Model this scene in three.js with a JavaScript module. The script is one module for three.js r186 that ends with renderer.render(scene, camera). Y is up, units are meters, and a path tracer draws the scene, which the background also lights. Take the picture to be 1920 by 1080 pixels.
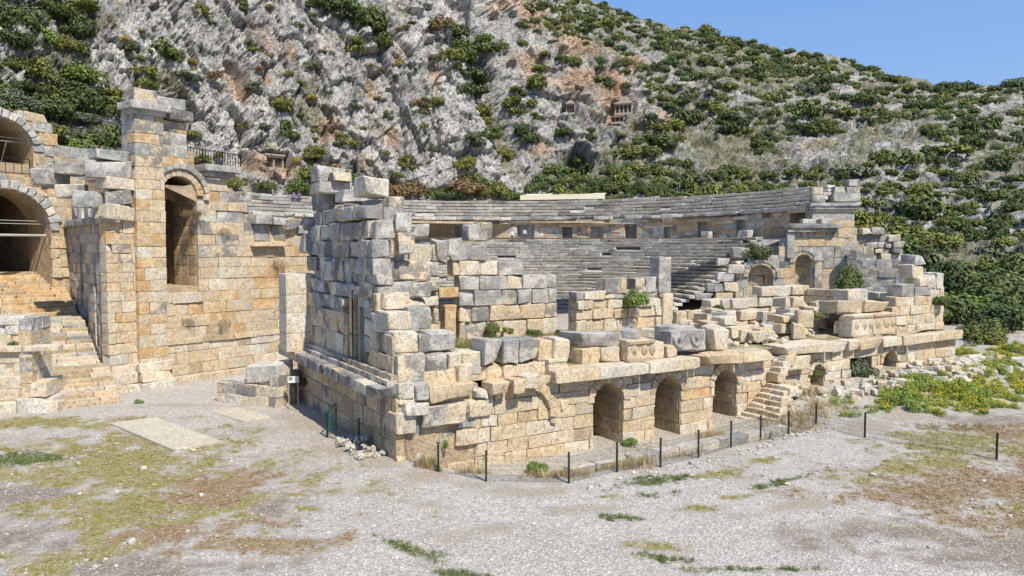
import * as THREE from 'three';
import { mergeGeometries } from 'three/addons/utils/BufferGeometryUtils.js';
import { MarchingCubes } from 'three/addons/objects/MarchingCubes.js';

// ---------------------------------------------------------------- camera, sky, sun, exposure
// plan coordinates used below: x to the right, d away from the viewer (world z = -d), y up, metres
const scene = new THREE.Scene();
const camera = new THREE.PerspectiveCamera(42.18, 16 / 9, 0.1, 2000);
camera.position.set(0, 8, 0);
camera.rotation.x = THREE.MathUtils.degToRad(-2.862);
const renderer = new THREE.WebGLRenderer({ antialias: true });
renderer.toneMapping = THREE.LinearToneMapping;
renderer.toneMappingExposure = 1.14;
renderer.shadowMap.enabled = true;

{ // clear spring sky: paler towards the horizon, deeper overhead
  const w = 64, h = 256, a = new Float32Array(w * h * 4);
  const mixc = (p, q, t) => p.map((v, i) => v + (q[i] - v) * t);
  for (let j = 0; j < h; j++) {
    const el = ((j + 0.5) / h - 0.5) * Math.PI, t = Math.max(0, Math.sin(el));
    let c = mixc([0.40, 0.57, 0.83], [0.195, 0.37, 0.72], Math.min(1, Math.pow(t / 0.3, 0.8)));
    c = mixc(c, [0.10, 0.24, 0.60], Math.max(0, (t - 0.3) / 0.7));
    if (el < 0) c = mixc([0.36, 0.53, 0.80], [0.30, 0.29, 0.26], Math.min(1, -el * 8));
    for (let i = 0; i < w; i++) a.set([...c, 1], (j * w + i) * 4);
  }
  const sky = new THREE.DataTexture(a, w, h, THREE.RGBAFormat, THREE.FloatType);
  sky.mapping = THREE.EquirectangularReflectionMapping; sky.magFilter = THREE.LinearFilter; sky.needsUpdate = true;
  scene.background = sky; scene.environment = sky;
}
const sun = new THREE.DirectionalLight(new THREE.Color(1, 0.925, 0.80), 4.9);
sun.position.set(0.34 * 150, 0.777 * 150, 0.53 * 150 - 45);
sun.target.position.set(0, 0, -45); scene.add(sun, sun.target);
sun.castShadow = true; sun.shadow.mapSize.set(4096, 4096);
Object.assign(sun.shadow.camera, { left: -90, right: 90, top: 90, bottom: -90, near: 1, far: 400 });

// ---------------------------------------------------------------- helpers: random numbers and noise
function rng(seed) { let a = seed >>> 0; return () => { a = (a + 0x6D2B79F5) | 0; let t = Math.imul(a ^ (a >>> 15), 1 | a); t = (t + Math.imul(t ^ (t >>> 7), 61 | t)) ^ t; return ((t ^ (t >>> 14)) >>> 0) / 4294967296; }; }
const clamp = (v, a, b) => v < a ? a : v > b ? b : v, lerp = (a, b, t) => a + (b - a) * t;
const sstep = (v, a, b) => { const t = clamp((v - a) / (b - a), 0, 1); return t * t * (3 - 2 * t); };
const hsh = (x, y, z) => { let h = Math.imul(x, 374761393) ^ Math.imul(y, 668265263) ^ Math.imul(z, 2147483647 - 1013904223); h = Math.imul(h ^ (h >>> 13), 1274126177); h ^= h >>> 16; h = Math.imul(h, 2246822519); return ((h ^ (h >>> 15)) >>> 0) / 4294967296; };
function vn(x, y, z) { // value noise, -1..1
  const i = Math.floor(x), j = Math.floor(y), k = Math.floor(z); let u = x - i, v = y - j, w = z - k;
  u = u * u * (3 - 2 * u); v = v * v * (3 - 2 * v); w = w * w * (3 - 2 * w);
  const l = (a, b, t) => a + (b - a) * t;
  return 2 * l(l(l(hsh(i, j, k), hsh(i + 1, j, k), u), l(hsh(i, j + 1, k), hsh(i + 1, j + 1, k), u), v), l(l(hsh(i, j, k + 1), hsh(i + 1, j, k + 1), u), l(hsh(i, j + 1, k + 1), hsh(i + 1, j + 1, k + 1), u), v), w) - 1;
}
const fbm = (x, y, z, n = 4) => { let s = 0, a = 0.5; for (let i = 0; i < n; i++) { s += a * vn(x, y, z); x = x * 2.03 + 17.1; y = y * 2.03 + 5.3; z = z * 2.03 + 9.7; a *= 0.5; } return s; };
const WO = { f: 0, e: 0, h: 0, dx: 0, dy: 0, dz: 0 };
function worley(x, y, z, seed) { // nearest cell: distance f, edge e, hash h, offset from its centre
  const i = Math.floor(x), j = Math.floor(y), k = Math.floor(z); let b = 9, b2 = 9;
  for (let c = -1; c < 2; c++) for (let m = -1; m < 2; m++) for (let n = -1; n < 2; n++) {
    const X = i + c, Y = j + m, Z = k + n, q = hsh(X + seed * 31, Y, Z), q2 = hsh(Y, Z + seed * 17, X);
    const dx = x - X - q, dy = y - Y - q2, dz = z - Z - ((q * 7.31 + q2 * 3.7) % 1), r = dx * dx + dy * dy + dz * dz;
    if (r < b) { b2 = b; b = r; WO.h = (q * 13.7 + q2 * 5.1) % 1; WO.dx = dx; WO.dy = dy; WO.dz = dz; } else if (r < b2) b2 = r;
  }
  WO.f = Math.sqrt(b); WO.e = Math.sqrt(b2) - WO.f; return WO;
}
function tn(x, y, per, seed) { // tiling value noise 0..1 (x, y in cells, period per)
  const i = Math.floor(x), j = Math.floor(y); let u = x - i, v = y - j; u = u * u * (3 - 2 * u); v = v * v * (3 - 2 * v);
  const m = (a) => ((a % per) + per) % per, a = hsh(m(i), m(j), seed), b = hsh(m(i + 1), m(j), seed), c = hsh(m(i), m(j + 1), seed), d = hsh(m(i + 1), m(j + 1), seed);
  return (a + (b - a) * u) + ((c + (d - c) * u) - (a + (b - a) * u)) * v;
}
const tf = (u, v, per, n, seed) => { let s = 0, a = 0.5, t = 0; for (let i = 0; i < n; i++) { s += a * tn(u * per, v * per, per, seed + i); t += a; a *= 0.55; per *= 2; } return s / t; };

// ---------------------------------------------------------------- helpers: naming, things, textures
const counts = {};
const numbered = (n) => { const c = counts[n] = (counts[n] ?? -1) + 1; return c ? n + '_' + String(c).padStart(3, '0') : n; };
function tag(o, label, category, group, kind) { if (label) o.userData.label = label; if (category) o.userData.category = category; if (group) o.userData.group = group; if (kind) o.userData.kind = kind; return o; }
function thing(name, label, category, x, d, y = 0, turn = 0, group) { const o = new THREE.Group(); o.name = numbered(name); o.position.set(x, y, -d); o.rotation.y = turn; tag(o, label, category, group); scene.add(o); return o; }
function part(parent, name, geo, m) { const o = new THREE.Mesh(geo, m); o.name = name; o.castShadow = o.receiveShadow = true; parent.add(o); return o; }
function solo(name, label, category, geo, m, group) { const o = new THREE.Mesh(geo, m); o.name = numbered(name); o.castShadow = o.receiveShadow = true; tag(o, label, category, group); scene.add(o); return o; }
function structure(name, geo, m, label) { const o = new THREE.Mesh(geo, m); o.name = numbered(name); o.castShadow = o.receiveShadow = true; o.userData.kind = 'structure'; if (label) o.userData.label = label; scene.add(o); return o; }
const toS = (v) => { v = clamp(v, 0, 1); return Math.round(255 * (v <= 0.0031308 ? v * 12.92 : 1.055 * Math.pow(v, 1 / 2.4) - 0.055)); };
function tex(n, fn, srgb = true, h = n) {
  const a = new Uint8Array(n * h * 4);
  for (let j = 0; j < h; j++) for (let i = 0; i < n; i++) { const c = fn((i + 0.5) / n, (j + 0.5) / h, i, j), o = (j * n + i) * 4; for (let k = 0; k < 3; k++) a[o + k] = srgb ? toS(c[k]) : Math.round(255 * clamp(c[k], 0, 1)); a[o + 3] = 255; }
  const t = new THREE.DataTexture(a, n, h); if (srgb) t.colorSpace = THREE.SRGBColorSpace;
  t.wrapS = t.wrapT = THREE.RepeatWrapping; t.magFilter = THREE.LinearFilter; t.minFilter = THREE.LinearMipmapLinearFilter; t.generateMipmaps = true; t.needsUpdate = true; return t;
}
const mix3 = (a, b, t) => [a[0] + (b[0] - a[0]) * t, a[1] + (b[1] - a[1]) * t, a[2] + (b[2] - a[2]) * t];

// ---------------------------------------------------------------- stone
const stoneBump = tex(512, (u, v) => { const a = tf(u, v, 16, 5, 90), p = tf(u, v, 90, 2, 95), q = tf(u, v, 200, 1, 97); const h = 0.55 * a + 0.25 * (p < 0.36 ? p / 0.36 : 1) + 0.2 * q; return [h, h, h]; }, false);
const CREAM = [0.62, 0.51, 0.355], PALE = [0.66, 0.60, 0.49], OCHRE = [0.60, 0.43, 0.235], GREY = [0.43, 0.405, 0.36], DARK = [0.125, 0.12, 0.115], LICH = [0.58, 0.55, 0.50];
function stone(seed, a, b, spots, cover, streak = 0, bump = 0.05) {
  const t = tex(432, (u, v) => {
    let c = mix3(a, b, sstep(tf(u, v, 5, 4, seed), 0.35, 0.68));
    const g = 0.66 + 0.68 * tf(u, v, 34, 4, seed + 10), p = tf(u, v, 80, 2, seed + 20);
    c = c.map((x) => x * g * (p < 0.35 ? 0.62 : 1));
    const m = tf(u, v, 7, 7, seed + 30) * .85 + tf(u, v, 90, 1, seed + 35) * .15, edge = 1 - cover;
    c = mix3(c, spots.map((x) => x * (0.75 + 0.5 * tf(u, v, 80, 1, seed + 40))), sstep(m, 0.29 + 0.36 * edge, 0.43 + 0.36 * edge) * 0.8);
    if (streak) { const s = tf(u, v * 0.15, 20, 3, seed + 50) * 0.75 + tf(u, v, 8, 3, seed + 55) * 0.25; c = mix3(c, DARK, streak * sstep(s, 0.5, 0.62)); }
    return c;
  });
  const m = new THREE.MeshStandardMaterial({ map: t, bumpMap: stoneBump, bumpScale: bump, roughness: 0.92, metalness: 0, vertexColors: true });
  return m;
}
const ST = {
  cream: stone(100, CREAM, [0.57, 0.44, 0.28], [.47, .42, .35], 0.24), creamB: stone(200, PALE, CREAM, [0.48, 0.45, 0.40], 0.24),
  ochre: stone(300, OCHRE, CREAM, [0.50, 0.29, 0.12], 0.45), stained: stone(400, CREAM, GREY, [0.17, 0.165, 0.16], 0.52),
  grey: stone(500, GREY, [0.30, 0.295, 0.28], LICH, 0.42, 0, 0.075), dark: stone(600, [0.26, 0.245, 0.22], GREY, DARK, 0.5, 0, 0.075),
  streak: stone(700, [0.55, 0.43, 0.28], CREAM, [0.19, 0.175, 0.16], 0.42, 0.75), pale: stone(800, PALE, [0.56, 0.52, 0.46], GREY, 0.40, 0, 0.075),
  tan: stone(900, [0.45, 0.345, 0.22], [0.52, 0.41, 0.26], [0.30, 0.24, 0.17], 0.45),
  seat: stone(1000, [0.66, 0.635, 0.575], [0.58, 0.555, 0.50], [0.34, 0.325, 0.30], 0.32, 0, 0.075),
};
const pick = (r, ...w) => { let s = 0; for (let i = 1; i < w.length; i += 2) s += w[i]; let t = r() * s; for (let i = 0; i < w.length; i += 2) { t -= w[i + 1]; if (t <= 0) return w[i]; } return w[0]; };

// a block from eight corners (bit 0 = x, bit 1 = y, bit 2 = z) with chamfered edges
const FACES = [[1, 3, 7, 5], [0, 4, 6, 2], [2, 6, 7, 3], [0, 1, 5, 4], [4, 5, 7, 6], [0, 2, 3, 1]];
const axOf = (n) => { const a = n.map(Math.abs); return a[0] >= a[1] && a[0] >= a[2] ? [2, 1] : a[1] >= a[2] ? [0, 2] : [0, 1]; };
const EDGES = []; for (let a = 0; a < 8; a++) for (const m of [1, 2, 4]) { const b = a | m; if (b !== a) { const f = []; FACES.forEach((r, i) => { if (r.includes(a) && r.includes(b)) f.push(i); }); EDGES.push([a, b, f[0], f[1]]); } }
const WG = [0, 0.075, 0.5, 0.925, 1];
function wornBlock(c, ch, r, tint) { // a weathered block: rounded, uneven, nibbled edges
  const V = new Map(), sd = r() * 400, tri = (u, v, w, k) => { let s = 0; for (let q = 0; q < 8; q++) s += c[q][k] * (q & 1 ? u : 1 - u) * (q & 2 ? v : 1 - v) * (q & 4 ? w : 1 - w); return s; };
  const mid = [0, 1, 2].map((k) => tri(.5, .5, .5, k)), sz = Math.min(Math.hypot(...[0, 1, 2].map((k) => c[1][k] - c[0][k])), Math.hypot(...[0, 1, 2].map((k) => c[2][k] - c[0][k])), Math.hypot(...[0, 1, 2].map((k) => c[4][k] - c[0][k]))), amp = Math.min(ch * 0.75, sz * 0.07);
  const at = (i, j, k) => { const key = i * 25 + j * 5 + k; let v = V.get(key); if (v) return v; const on = (i % 4 === 0) + (j % 4 === 0) + (k % 4 === 0); const p = [0, 1, 2].map((q) => tri(WG[i], WG[j], WG[k], q)), d = p.map((x, q) => x - mid[q]), l = Math.hypot(...d) || 1, cut = Math.min(ch, sz * 0.2) * (on === 3 ? 1.15 : on === 2 ? 0.5 : 0) * (0.3 + 1.4 * hsh(key, sd | 0, 3));
    const n = [fbm(p[0] * 3.1 + sd, p[1] * 3.1, p[2] * 3.1, 2), fbm(p[0] * 3.1, p[1] * 3.1 + sd, p[2] * 3.1, 2), fbm(p[0] * 3.1, p[1] * 3.1, p[2] * 3.1 + sd, 2)]; v = { p: p.map((x, q) => x - d[q] / l * cut + n[q] * amp * 1.6), n: [0, 0, 0] }; V.set(key, v); return v; };
  const F = [], G = [(a, b) => [4, a, b], (a, b) => [0, b, a], (a, b) => [b, 4, a], (a, b) => [a, 0, b], (a, b) => [a, b, 4], (a, b) => [b, a, 0]];
  for (let f = 0; f < 6; f++) for (let a = 0; a < 4; a++) for (let b = 0; b < 4; b++) { const q = [at(...G[f](a, b)), at(...G[f](a + 1, b)), at(...G[f](a + 1, b + 1)), at(...G[f](a, b + 1))]; for (const t of (a + b) % 2 ? [[0, 1, 2], [0, 2, 3]] : [[0, 1, 3], [1, 2, 3]]) { const [A, B, D] = t.map((x) => q[x]), e = [0, 1, 2].map((x) => B.p[x] - A.p[x]), g = [0, 1, 2].map((x) => D.p[x] - A.p[x]), n = [e[1] * g[2] - e[2] * g[1], e[2] * g[0] - e[0] * g[2], e[0] * g[1] - e[1] * g[0]]; for (const v of [A, B, D]) for (let x = 0; x < 3; x++) v.n[x] += n[x]; F.push([A, B, D, f]); } }
  const fax = FACES.map((g) => { const e = [0, 1, 2].map((x) => c[g[2]][x] - c[g[0]][x]), h = [0, 1, 2].map((x) => c[g[3]][x] - c[g[1]][x]); return axOf([e[1] * h[2] - e[2] * h[1], e[2] * h[0] - e[0] * h[2], e[0] * h[1] - e[1] * h[0]]); });
  const P = [], N = [], U = [], C = [], ou = r() < .3 ? r() * 7 : 0, ov = r() < .3 ? r() * 7 : 0;
  for (const [A, B, D, f] of F) for (const v of [A, B, D]) { const l = Math.hypot(...v.n) || 1; P.push(...v.p); N.push(v.n[0] / l, v.n[1] / l, v.n[2] / l); U.push(v.p[fax[f][0]] * .21 + ou, v.p[fax[f][1]] * .21 + ov); C.push(...tint); }
  const g = new THREE.BufferGeometry(); g.setAttribute('position', new THREE.Float32BufferAttribute(P, 3)); g.setAttribute('normal', new THREE.Float32BufferAttribute(N, 3)); g.setAttribute('uv', new THREE.Float32BufferAttribute(U, 2)); g.setAttribute('color', new THREE.Float32BufferAttribute(C, 3)); return g;
}
function hexBlock(c, ch, r, tint = [1, 1, 1], soft = 0.1) {
  if (ch >= 0.038) return wornBlock(c, ch, r, tint);
  const P = [], N = [], U = [], Cc = [], ou = r() < .3 ? r() * 7 : 0, ov = r() < .3 ? r() * 7 : 0, k = 0.21, V = [], fn = [];
  const sub = (a, b) => [a[0] - b[0], a[1] - b[1], a[2] - b[2]], cross = (a, b) => [a[1] * b[2] - a[2] * b[1], a[2] * b[0] - a[0] * b[2], a[0] * b[1] - a[1] * b[0]];
  const len = (a) => Math.hypot(a[0], a[1], a[2]) || 1e-6, nrm = (a) => { const l = len(a); return [a[0] / l, a[1] / l, a[2] / l]; };
  const mid = [0, 1, 2].map((i) => c.reduce((s, p) => s + p[i], 0) / 8);
  FACES.forEach((ring, f) => {
    fn[f] = nrm(cross(sub(c[ring[2]], c[ring[0]]), sub(c[ring[3]], c[ring[1]])));
    V[f] = {};
    ring.forEach((q, i) => { const a = sub(c[ring[(i + 1) % 4]], c[q]), b = sub(c[ring[(i + 3) % 4]], c[q]), la = len(a), lb = len(b), ca = Math.min(ch, la * 0.3), cb = Math.min(ch, lb * 0.3);
      V[f][q] = [0, 1, 2].map((x) => c[q][x] + a[x] / la * ca + b[x] / lb * cb); });
  });
  const put = (f, q, uvf) => { const p = V[f][q], o = nrm(sub(p, mid)); P.push(...p); N.push(...nrm([0, 1, 2].map((x) => fn[f][x] + soft * o[x]))); const ax = axOf(fn[uvf]); U.push(p[ax[0]] * k + ou, p[ax[1]] * k + ov); Cc.push(...tint); };
  const tri = (a, b, d, uvf, out) => { const n = cross(sub(V[b[0]][b[1]], V[a[0]][a[1]]), sub(V[d[0]][d[1]], V[a[0]][a[1]])); if (n[0] * out[0] + n[1] * out[1] + n[2] * out[2] < 0) [b, d] = [d, b]; put(...a, uvf); put(...b, uvf); put(...d, uvf); };
  FACES.forEach((g, f) => { tri([f, g[0]], [f, g[1]], [f, g[2]], f, fn[f]); tri([f, g[0]], [f, g[2]], [f, g[3]], f, fn[f]); });
  for (const [a, b, f, g] of EDGES) { const out = [0, 1, 2].map((x) => fn[f][x] + fn[g][x]); tri([f, a], [f, b], [g, b], f, out); tri([f, a], [g, b], [g, a], f, out); }
  for (let q = 0; q < 8; q++) { const fs = [0, 1, 2, 3, 4, 5].filter((f) => FACES[f].includes(q)); tri([fs[0], q], [fs[1], q], [fs[2], q], fs[0], [0, 1, 2].map((x) => fn[fs[0]][x] + fn[fs[1]][x] + fn[fs[2]][x])); }
  const g = new THREE.BufferGeometry();
  g.setAttribute('position', new THREE.Float32BufferAttribute(P, 3)); g.setAttribute('normal', new THREE.Float32BufferAttribute(N, 3)); g.setAttribute('uv', new THREE.Float32BufferAttribute(U, 2)); g.setAttribute('color', new THREE.Float32BufferAttribute(Cc, 3));
  return g;
}
const boxCorners = (x0, x1, y0, y1, z0, z1) => { const c = []; for (let q = 0; q < 8; q++) c.push([q & 1 ? x1 : x0, q & 2 ? y1 : y0, q & 4 ? z1 : z0]); return c; };
function rough(c, r, j, chip = 0) { // uneven corners, and now and then one broken off
  for (const p of c) for (let i = 0; i < 3; i++) p[i] += (r() - 0.5) * 2 * j;
  if (chip && r() < chip) { const q = pick(r, 6, 1, 7, 1, 4, 1, 5, 1, 2, .5, 3, .5), m = [0, 1, 2].map((i) => c.reduce((s, p) => s + p[i], 0) / 8), t = 0.12 + 0.3 * r(); c[q] = c[q].map((v, i) => lerp(v, m[i], t)); }
  return c;
}
const tintOf = (r, a = 0.11, warm = 0.03) => { const g = 1 - a / 2 + a * (r() - 0.35), w = warm * (r() - 0.5) * 2; return [g * (1 + w), g, g * (1 - w)]; };
function plainBox(w, h, d, x = 0, y = 0, z = 0) { const g = new THREE.BoxGeometry(w, h, d); g.translate(x, y, z); return g; }
function withColor(g, c = [1, 1, 1]) { if (g.index) g = g.toNonIndexed(); const n = g.attributes.position.count, a = new Float32Array(n * 3); for (let i = 0; i < n; i++) a.set(c, i * 3); g.setAttribute('color', new THREE.BufferAttribute(a, 3)); return g; }

// collects the blocks of one thing; the largest 300 in view become parts of their own, the others one part
const camP = new THREE.Vector3(0, 8, 0);
function flush(th, list, name, most = 290) {
  th.updateMatrixWorld(true);
  for (const b of list) { b.g.computeBoundingBox(); const c = b.g.boundingBox.getCenter(new THREE.Vector3()).applyMatrix4(th.matrixWorld), s = b.g.boundingBox.getSize(new THREE.Vector3()); b.size = (s.x + s.z) * s.y / c.distanceToSquared(camP); const k = Math.abs(c.x / Math.max(1, -c.z)); if (k > 0.75) b.size *= 0.02; }
  list.sort((a, b) => b.size - a.size);
  list.slice(0, most).forEach((b) => part(th, b.name ?? name, b.g, ST[b.m] ?? b.m));
  const rest = list.slice(most); if (!rest.length) return;
  const keys = [...new Set(rest.map((b) => b.m))], gs = keys.map((k) => mergeGeometries(rest.filter((b) => b.m === k).map((b) => b.g)));
  const o = part(th, name.replace(/_00\d$/, '') + 's', gs.length > 1 ? mergeGeometries(gs, true) : gs[0], gs.length > 1 ? keys.map((k) => ST[k]) : ST[keys[0]]); o.userData.kind = 'stuff';
}
// courses of ashlar in a wall's own axes: s along, y up, z out of the face
function masonry(list, o) {
  const r = rng(o.seed), [h0, h1] = o.course, [l0, l1] = o.len, dep = o.dep ?? 0.5, opens = o.opens ?? [], warp = o.warp;
  let y = o.y0, k = 0; const yMax = o.ymax;
  while (y < yMax - 0.05) {
    const h = o.list ? o.list[k % o.list.length] : lerp(h0, h1, r()); k++;
    let s = o.s0 - r() * l0 * 0.8;
    while (s < o.s1) {
      const w = lerp(l0, l1, Math.pow(r(), 1.3)); let a = Math.max(s, o.s0), b = Math.min(s + w, o.s1); s += w;
      if (b - a < 0.14) continue;
      const m = (a + b) / 2, top = o.top ? o.top(m) : yMax; if (y + h * 0.55 > top) continue;
      if (o.bot && y + h < o.bot(m)) continue;
      let segs = [[a, b]];
      for (const q of opens) {
        const ym = y + h * 0.5; if (ym < q.y0 || ym > q.y1 + (q.ring ?? 0)) continue;
        const cx = (q.a + q.b) / 2, R = (q.b - q.a) / 2; let hw = R;
        if (q.round && ym > q.ys) { const t = R + (q.ring ?? 0), v = t * t - (ym - q.ys) ** 2; hw = v > 0 ? Math.sqrt(v) : -1; }
        if (hw < 0) continue;
        segs = segs.flatMap(([p, e]) => e <= cx - hw || p >= cx + hw ? [[p, e]] : [[p, cx - hw], [cx + hw, e]].filter(([x, z]) => z - x > 0.12 && z > p && x < e));
      }
      for (const [p, e] of segs) {
        if (o.skip && o.skip((p + e) / 2, y + h / 2, r)) { r(); continue; }
        const g = o.gap ?? 0.005, jz = (o.jz ?? 0.03) * (r() * 2 - 1), hh = y + h > top + 0.25 && o.cut ? top - y : h;
        const z1 = (o.z ?? 0) + jz, c = rough(boxCorners(p + g, e - g, y + g, y + hh - g, z1 - dep, z1), r, o.rough ?? 0.015, o.chip ?? 0.08);
        if (o.shift) { const dx = (r() - .5) * o.shift, dz = (r() - .5) * o.shift, rot = (r() - .5) * o.shift * 0.5; for (const v of c) { v[0] += dx + (v[2]) * rot; v[2] += dz - (v[0] - m) * rot; } }
        if (warp) c.forEach((v, i) => { c[i] = warp(v); });
        list.push({ g: hexBlock(c, (o.ch ?? 0.016) * (0.6 + 0.9 * r()), r, tintOf(r, (o.tone ?? 0.18) * .6)), m: o.mat((p + e) / 2, y + h / 2, r), name: o.name });
      }
    }
    y += h;
  }
}
// wedge stones of an arch
function voussoirs(list, o) {
  const r = rng(o.seed), n = o.n, R0 = o.R, R1 = o.R + o.t, a0 = o.a0 ?? 0, a1 = o.a1 ?? Math.PI;
  for (let i = 0; i < n; i++) {
    const p = lerp(a0, a1, i / n) + 0.008, q = lerp(a0, a1, (i + 1) / n) - 0.008, z1 = (o.z ?? 0.03) + (r() - .5) * (o.jz ?? 0.04), z0 = z1 - (o.dep ?? 0.5), R1j = R1 + (r() - .5) * (o.jr ?? 0.06), c = [];
    for (let k = 0; k < 8; k++) { const an = k & 1 ? p : q, R = k & 2 ? R1j : R0; c.push([o.x + Math.cos(an) * R, o.y + Math.sin(an) * R, k & 4 ? z1 : z0]); }
    rough(c, r, o.rough ?? 0.012, 0.05); if (o.warp) c.forEach((v, k) => { c[k] = o.warp(v); });
    list.push({ g: hexBlock(c, o.ch ?? 0.02, r, tintOf(r)), m: o.mat(r), name: 'arch_stone' });
  }
}
function corePart(th, o, name = 'rubble_core', m = ST.tan) { // the body of a wall behind its facing, with its openings
  const sh = new THREE.Shape(), n = Math.max(2, Math.ceil((o.s1 - o.s0) / 0.4)), e = 0.04;
  sh.moveTo(o.s0 + e, o.y0); sh.lineTo(o.s1 - e, o.y0);
  for (let i = n; i >= 0; i--) { const s = lerp(o.s0 + e, o.s1 - e, i / n); sh.lineTo(s, Math.max(o.y0 + 0.1, Math.min(o.top ? o.top(s) : o.ymax, o.ymax) - (o.down ?? 0.5))); }
  for (const q of o.opens ?? []) {
    const h = new THREE.Path(), b = Math.max(q.y0, o.y0 + 0.02); h.moveTo(q.a, b); h.lineTo(q.b, b);
    if (q.round) { h.lineTo(q.b, q.ys); h.absarc((q.a + q.b) / 2, q.ys, (q.b - q.a) / 2, 0, Math.PI, false); } else { h.lineTo(q.b, q.y1); h.lineTo(q.a, q.y1); }
    h.lineTo(q.a, b); sh.holes.push(h);
  }
  const g = new THREE.ExtrudeGeometry(sh, { depth: o.thick, bevelEnabled: false, curveSegments: 14 }); g.translate(0, 0, (o.z ?? 0) - (o.inset ?? 0.06) - o.thick);
  const uv = g.attributes.uv; for (let i = 0; i < uv.count; i++) uv.setXY(i, uv.getX(i) * 0.21, uv.getY(i) * 0.21);
  let gg = withColor(g); if (o.warp) { const p = gg.attributes.position; for (let i = 0; i < p.count; i++) p.setXYZ(i, ...o.warp([p.getX(i), p.getY(i), p.getZ(i)])); gg.computeVertexNormals(); }
  return part(th, name, gg, m);
}
const stepTop = (pts) => (s) => { let y = pts[0][1]; for (const [a, b] of pts) if (s >= a) y = b; return y; };
function rockGeo(r, sx, sy, sz, jag = 0.28) { // a broken stone
  const g = new THREE.DodecahedronGeometry(1, 1), p = g.attributes.position, s = r() * 90; g.deleteAttribute('uv');
  const cuts = []; for (let i = 0; i < 7; i++) { const a = r() * 6.28, b = r() * 2 - 1, q = Math.sqrt(1 - b * b); cuts.push([q * Math.cos(a), b, q * Math.sin(a), 0.45 + 0.35 * r()]); }
  const uv = [];
  for (let i = 0; i < p.count; i++) { let x = p.getX(i), y = p.getY(i), z = p.getZ(i); const f = 1 + jag * fbm(x * 1.4 + s, y * 1.4, z * 1.4, 2); x *= f; y *= f; z *= f; for (const c of cuts) { const t = x * c[0] + y * c[1] + z * c[2] - c[3]; if (t > 0) { x -= c[0] * t; y -= c[1] * t; z -= c[2] * t; } } p.setXYZ(i, x * sx, y * sy, z * sz); uv.push((x * sx + z * sz * 0.5) * 0.42 + s, (y * sy + z * sz * 0.5) * 0.42); }
  g.setAttribute('uv', new THREE.Float32BufferAttribute(uv, 2)); g.computeVertexNormals(); return withColor(g, tintOf(r, 0.2));
}

// ---------------------------------------------------------------- plan of the place
// the stage building's own axes: L along its front, N into the building, from its near corner
const EX = 0.86, ED = 0.51, CX = -4.4, CD = 28, TURN = Math.atan2(ED, EX);
const SW = (L, N) => [CX + EX * L - ED * N, CD + ED * L + EX * N];
const WS = (x, d) => [(x - CX) * EX + (d - CD) * ED, -(x - CX) * ED + (d - CD) * EX];
const OX = -2, OD = 74; // centre of the round of seats

// ---------------------------------------------------------------- the ground
const fenceLine = [[-7.9, 31.6], [-6.3, 30.4], [-4.5, 28.5], [-2.7, 27.0], [-0.9, 25.6], [1.95, 25.3], [3.8, 26.7], [5.5, 27.3], [7.2, 28.5], [8.9, 30.0], [10.5, 31.2], [12.2, 32.6], [13.9, 33.8], [15.1, 31.6]];
function groundY(x, d) {
  const [L, N] = WS(x, d); let y = 0;
  y -= 0.78 * sstep(L, 0.3, 3) * (1 - sstep(L, 16.6, 20)) * sstep(N, -5.0 + 2.4 * (1 - sstep(L, 1, 5)), -3.4 + 2.0 * (1 - sstep(L, 1, 5))) * (1 - sstep(N, 6, 8));
  y += 1.05 * sstep(L, 19, 31) * (1 - sstep(-N, 0.5, 7));
  y += 1.1 * sstep(L, 38, 56) * sstep(d, 38, 60);
  y += 0.45 * sstep(-x, 17, 26) * (1 - sstep(d, 27, 33)) * sstep(d, 20, 26);
  y += 0.5 * Math.exp(-(((L - 21.6) / 1.8) ** 2) - (((N + 1.3) / 1.1) ** 2));
  return y + 0.05 * fbm(x * 0.5, d * 0.5, 3, 3) + 0.02 * vn(x * 2.3, d * 2.3, 8);
}
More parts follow.
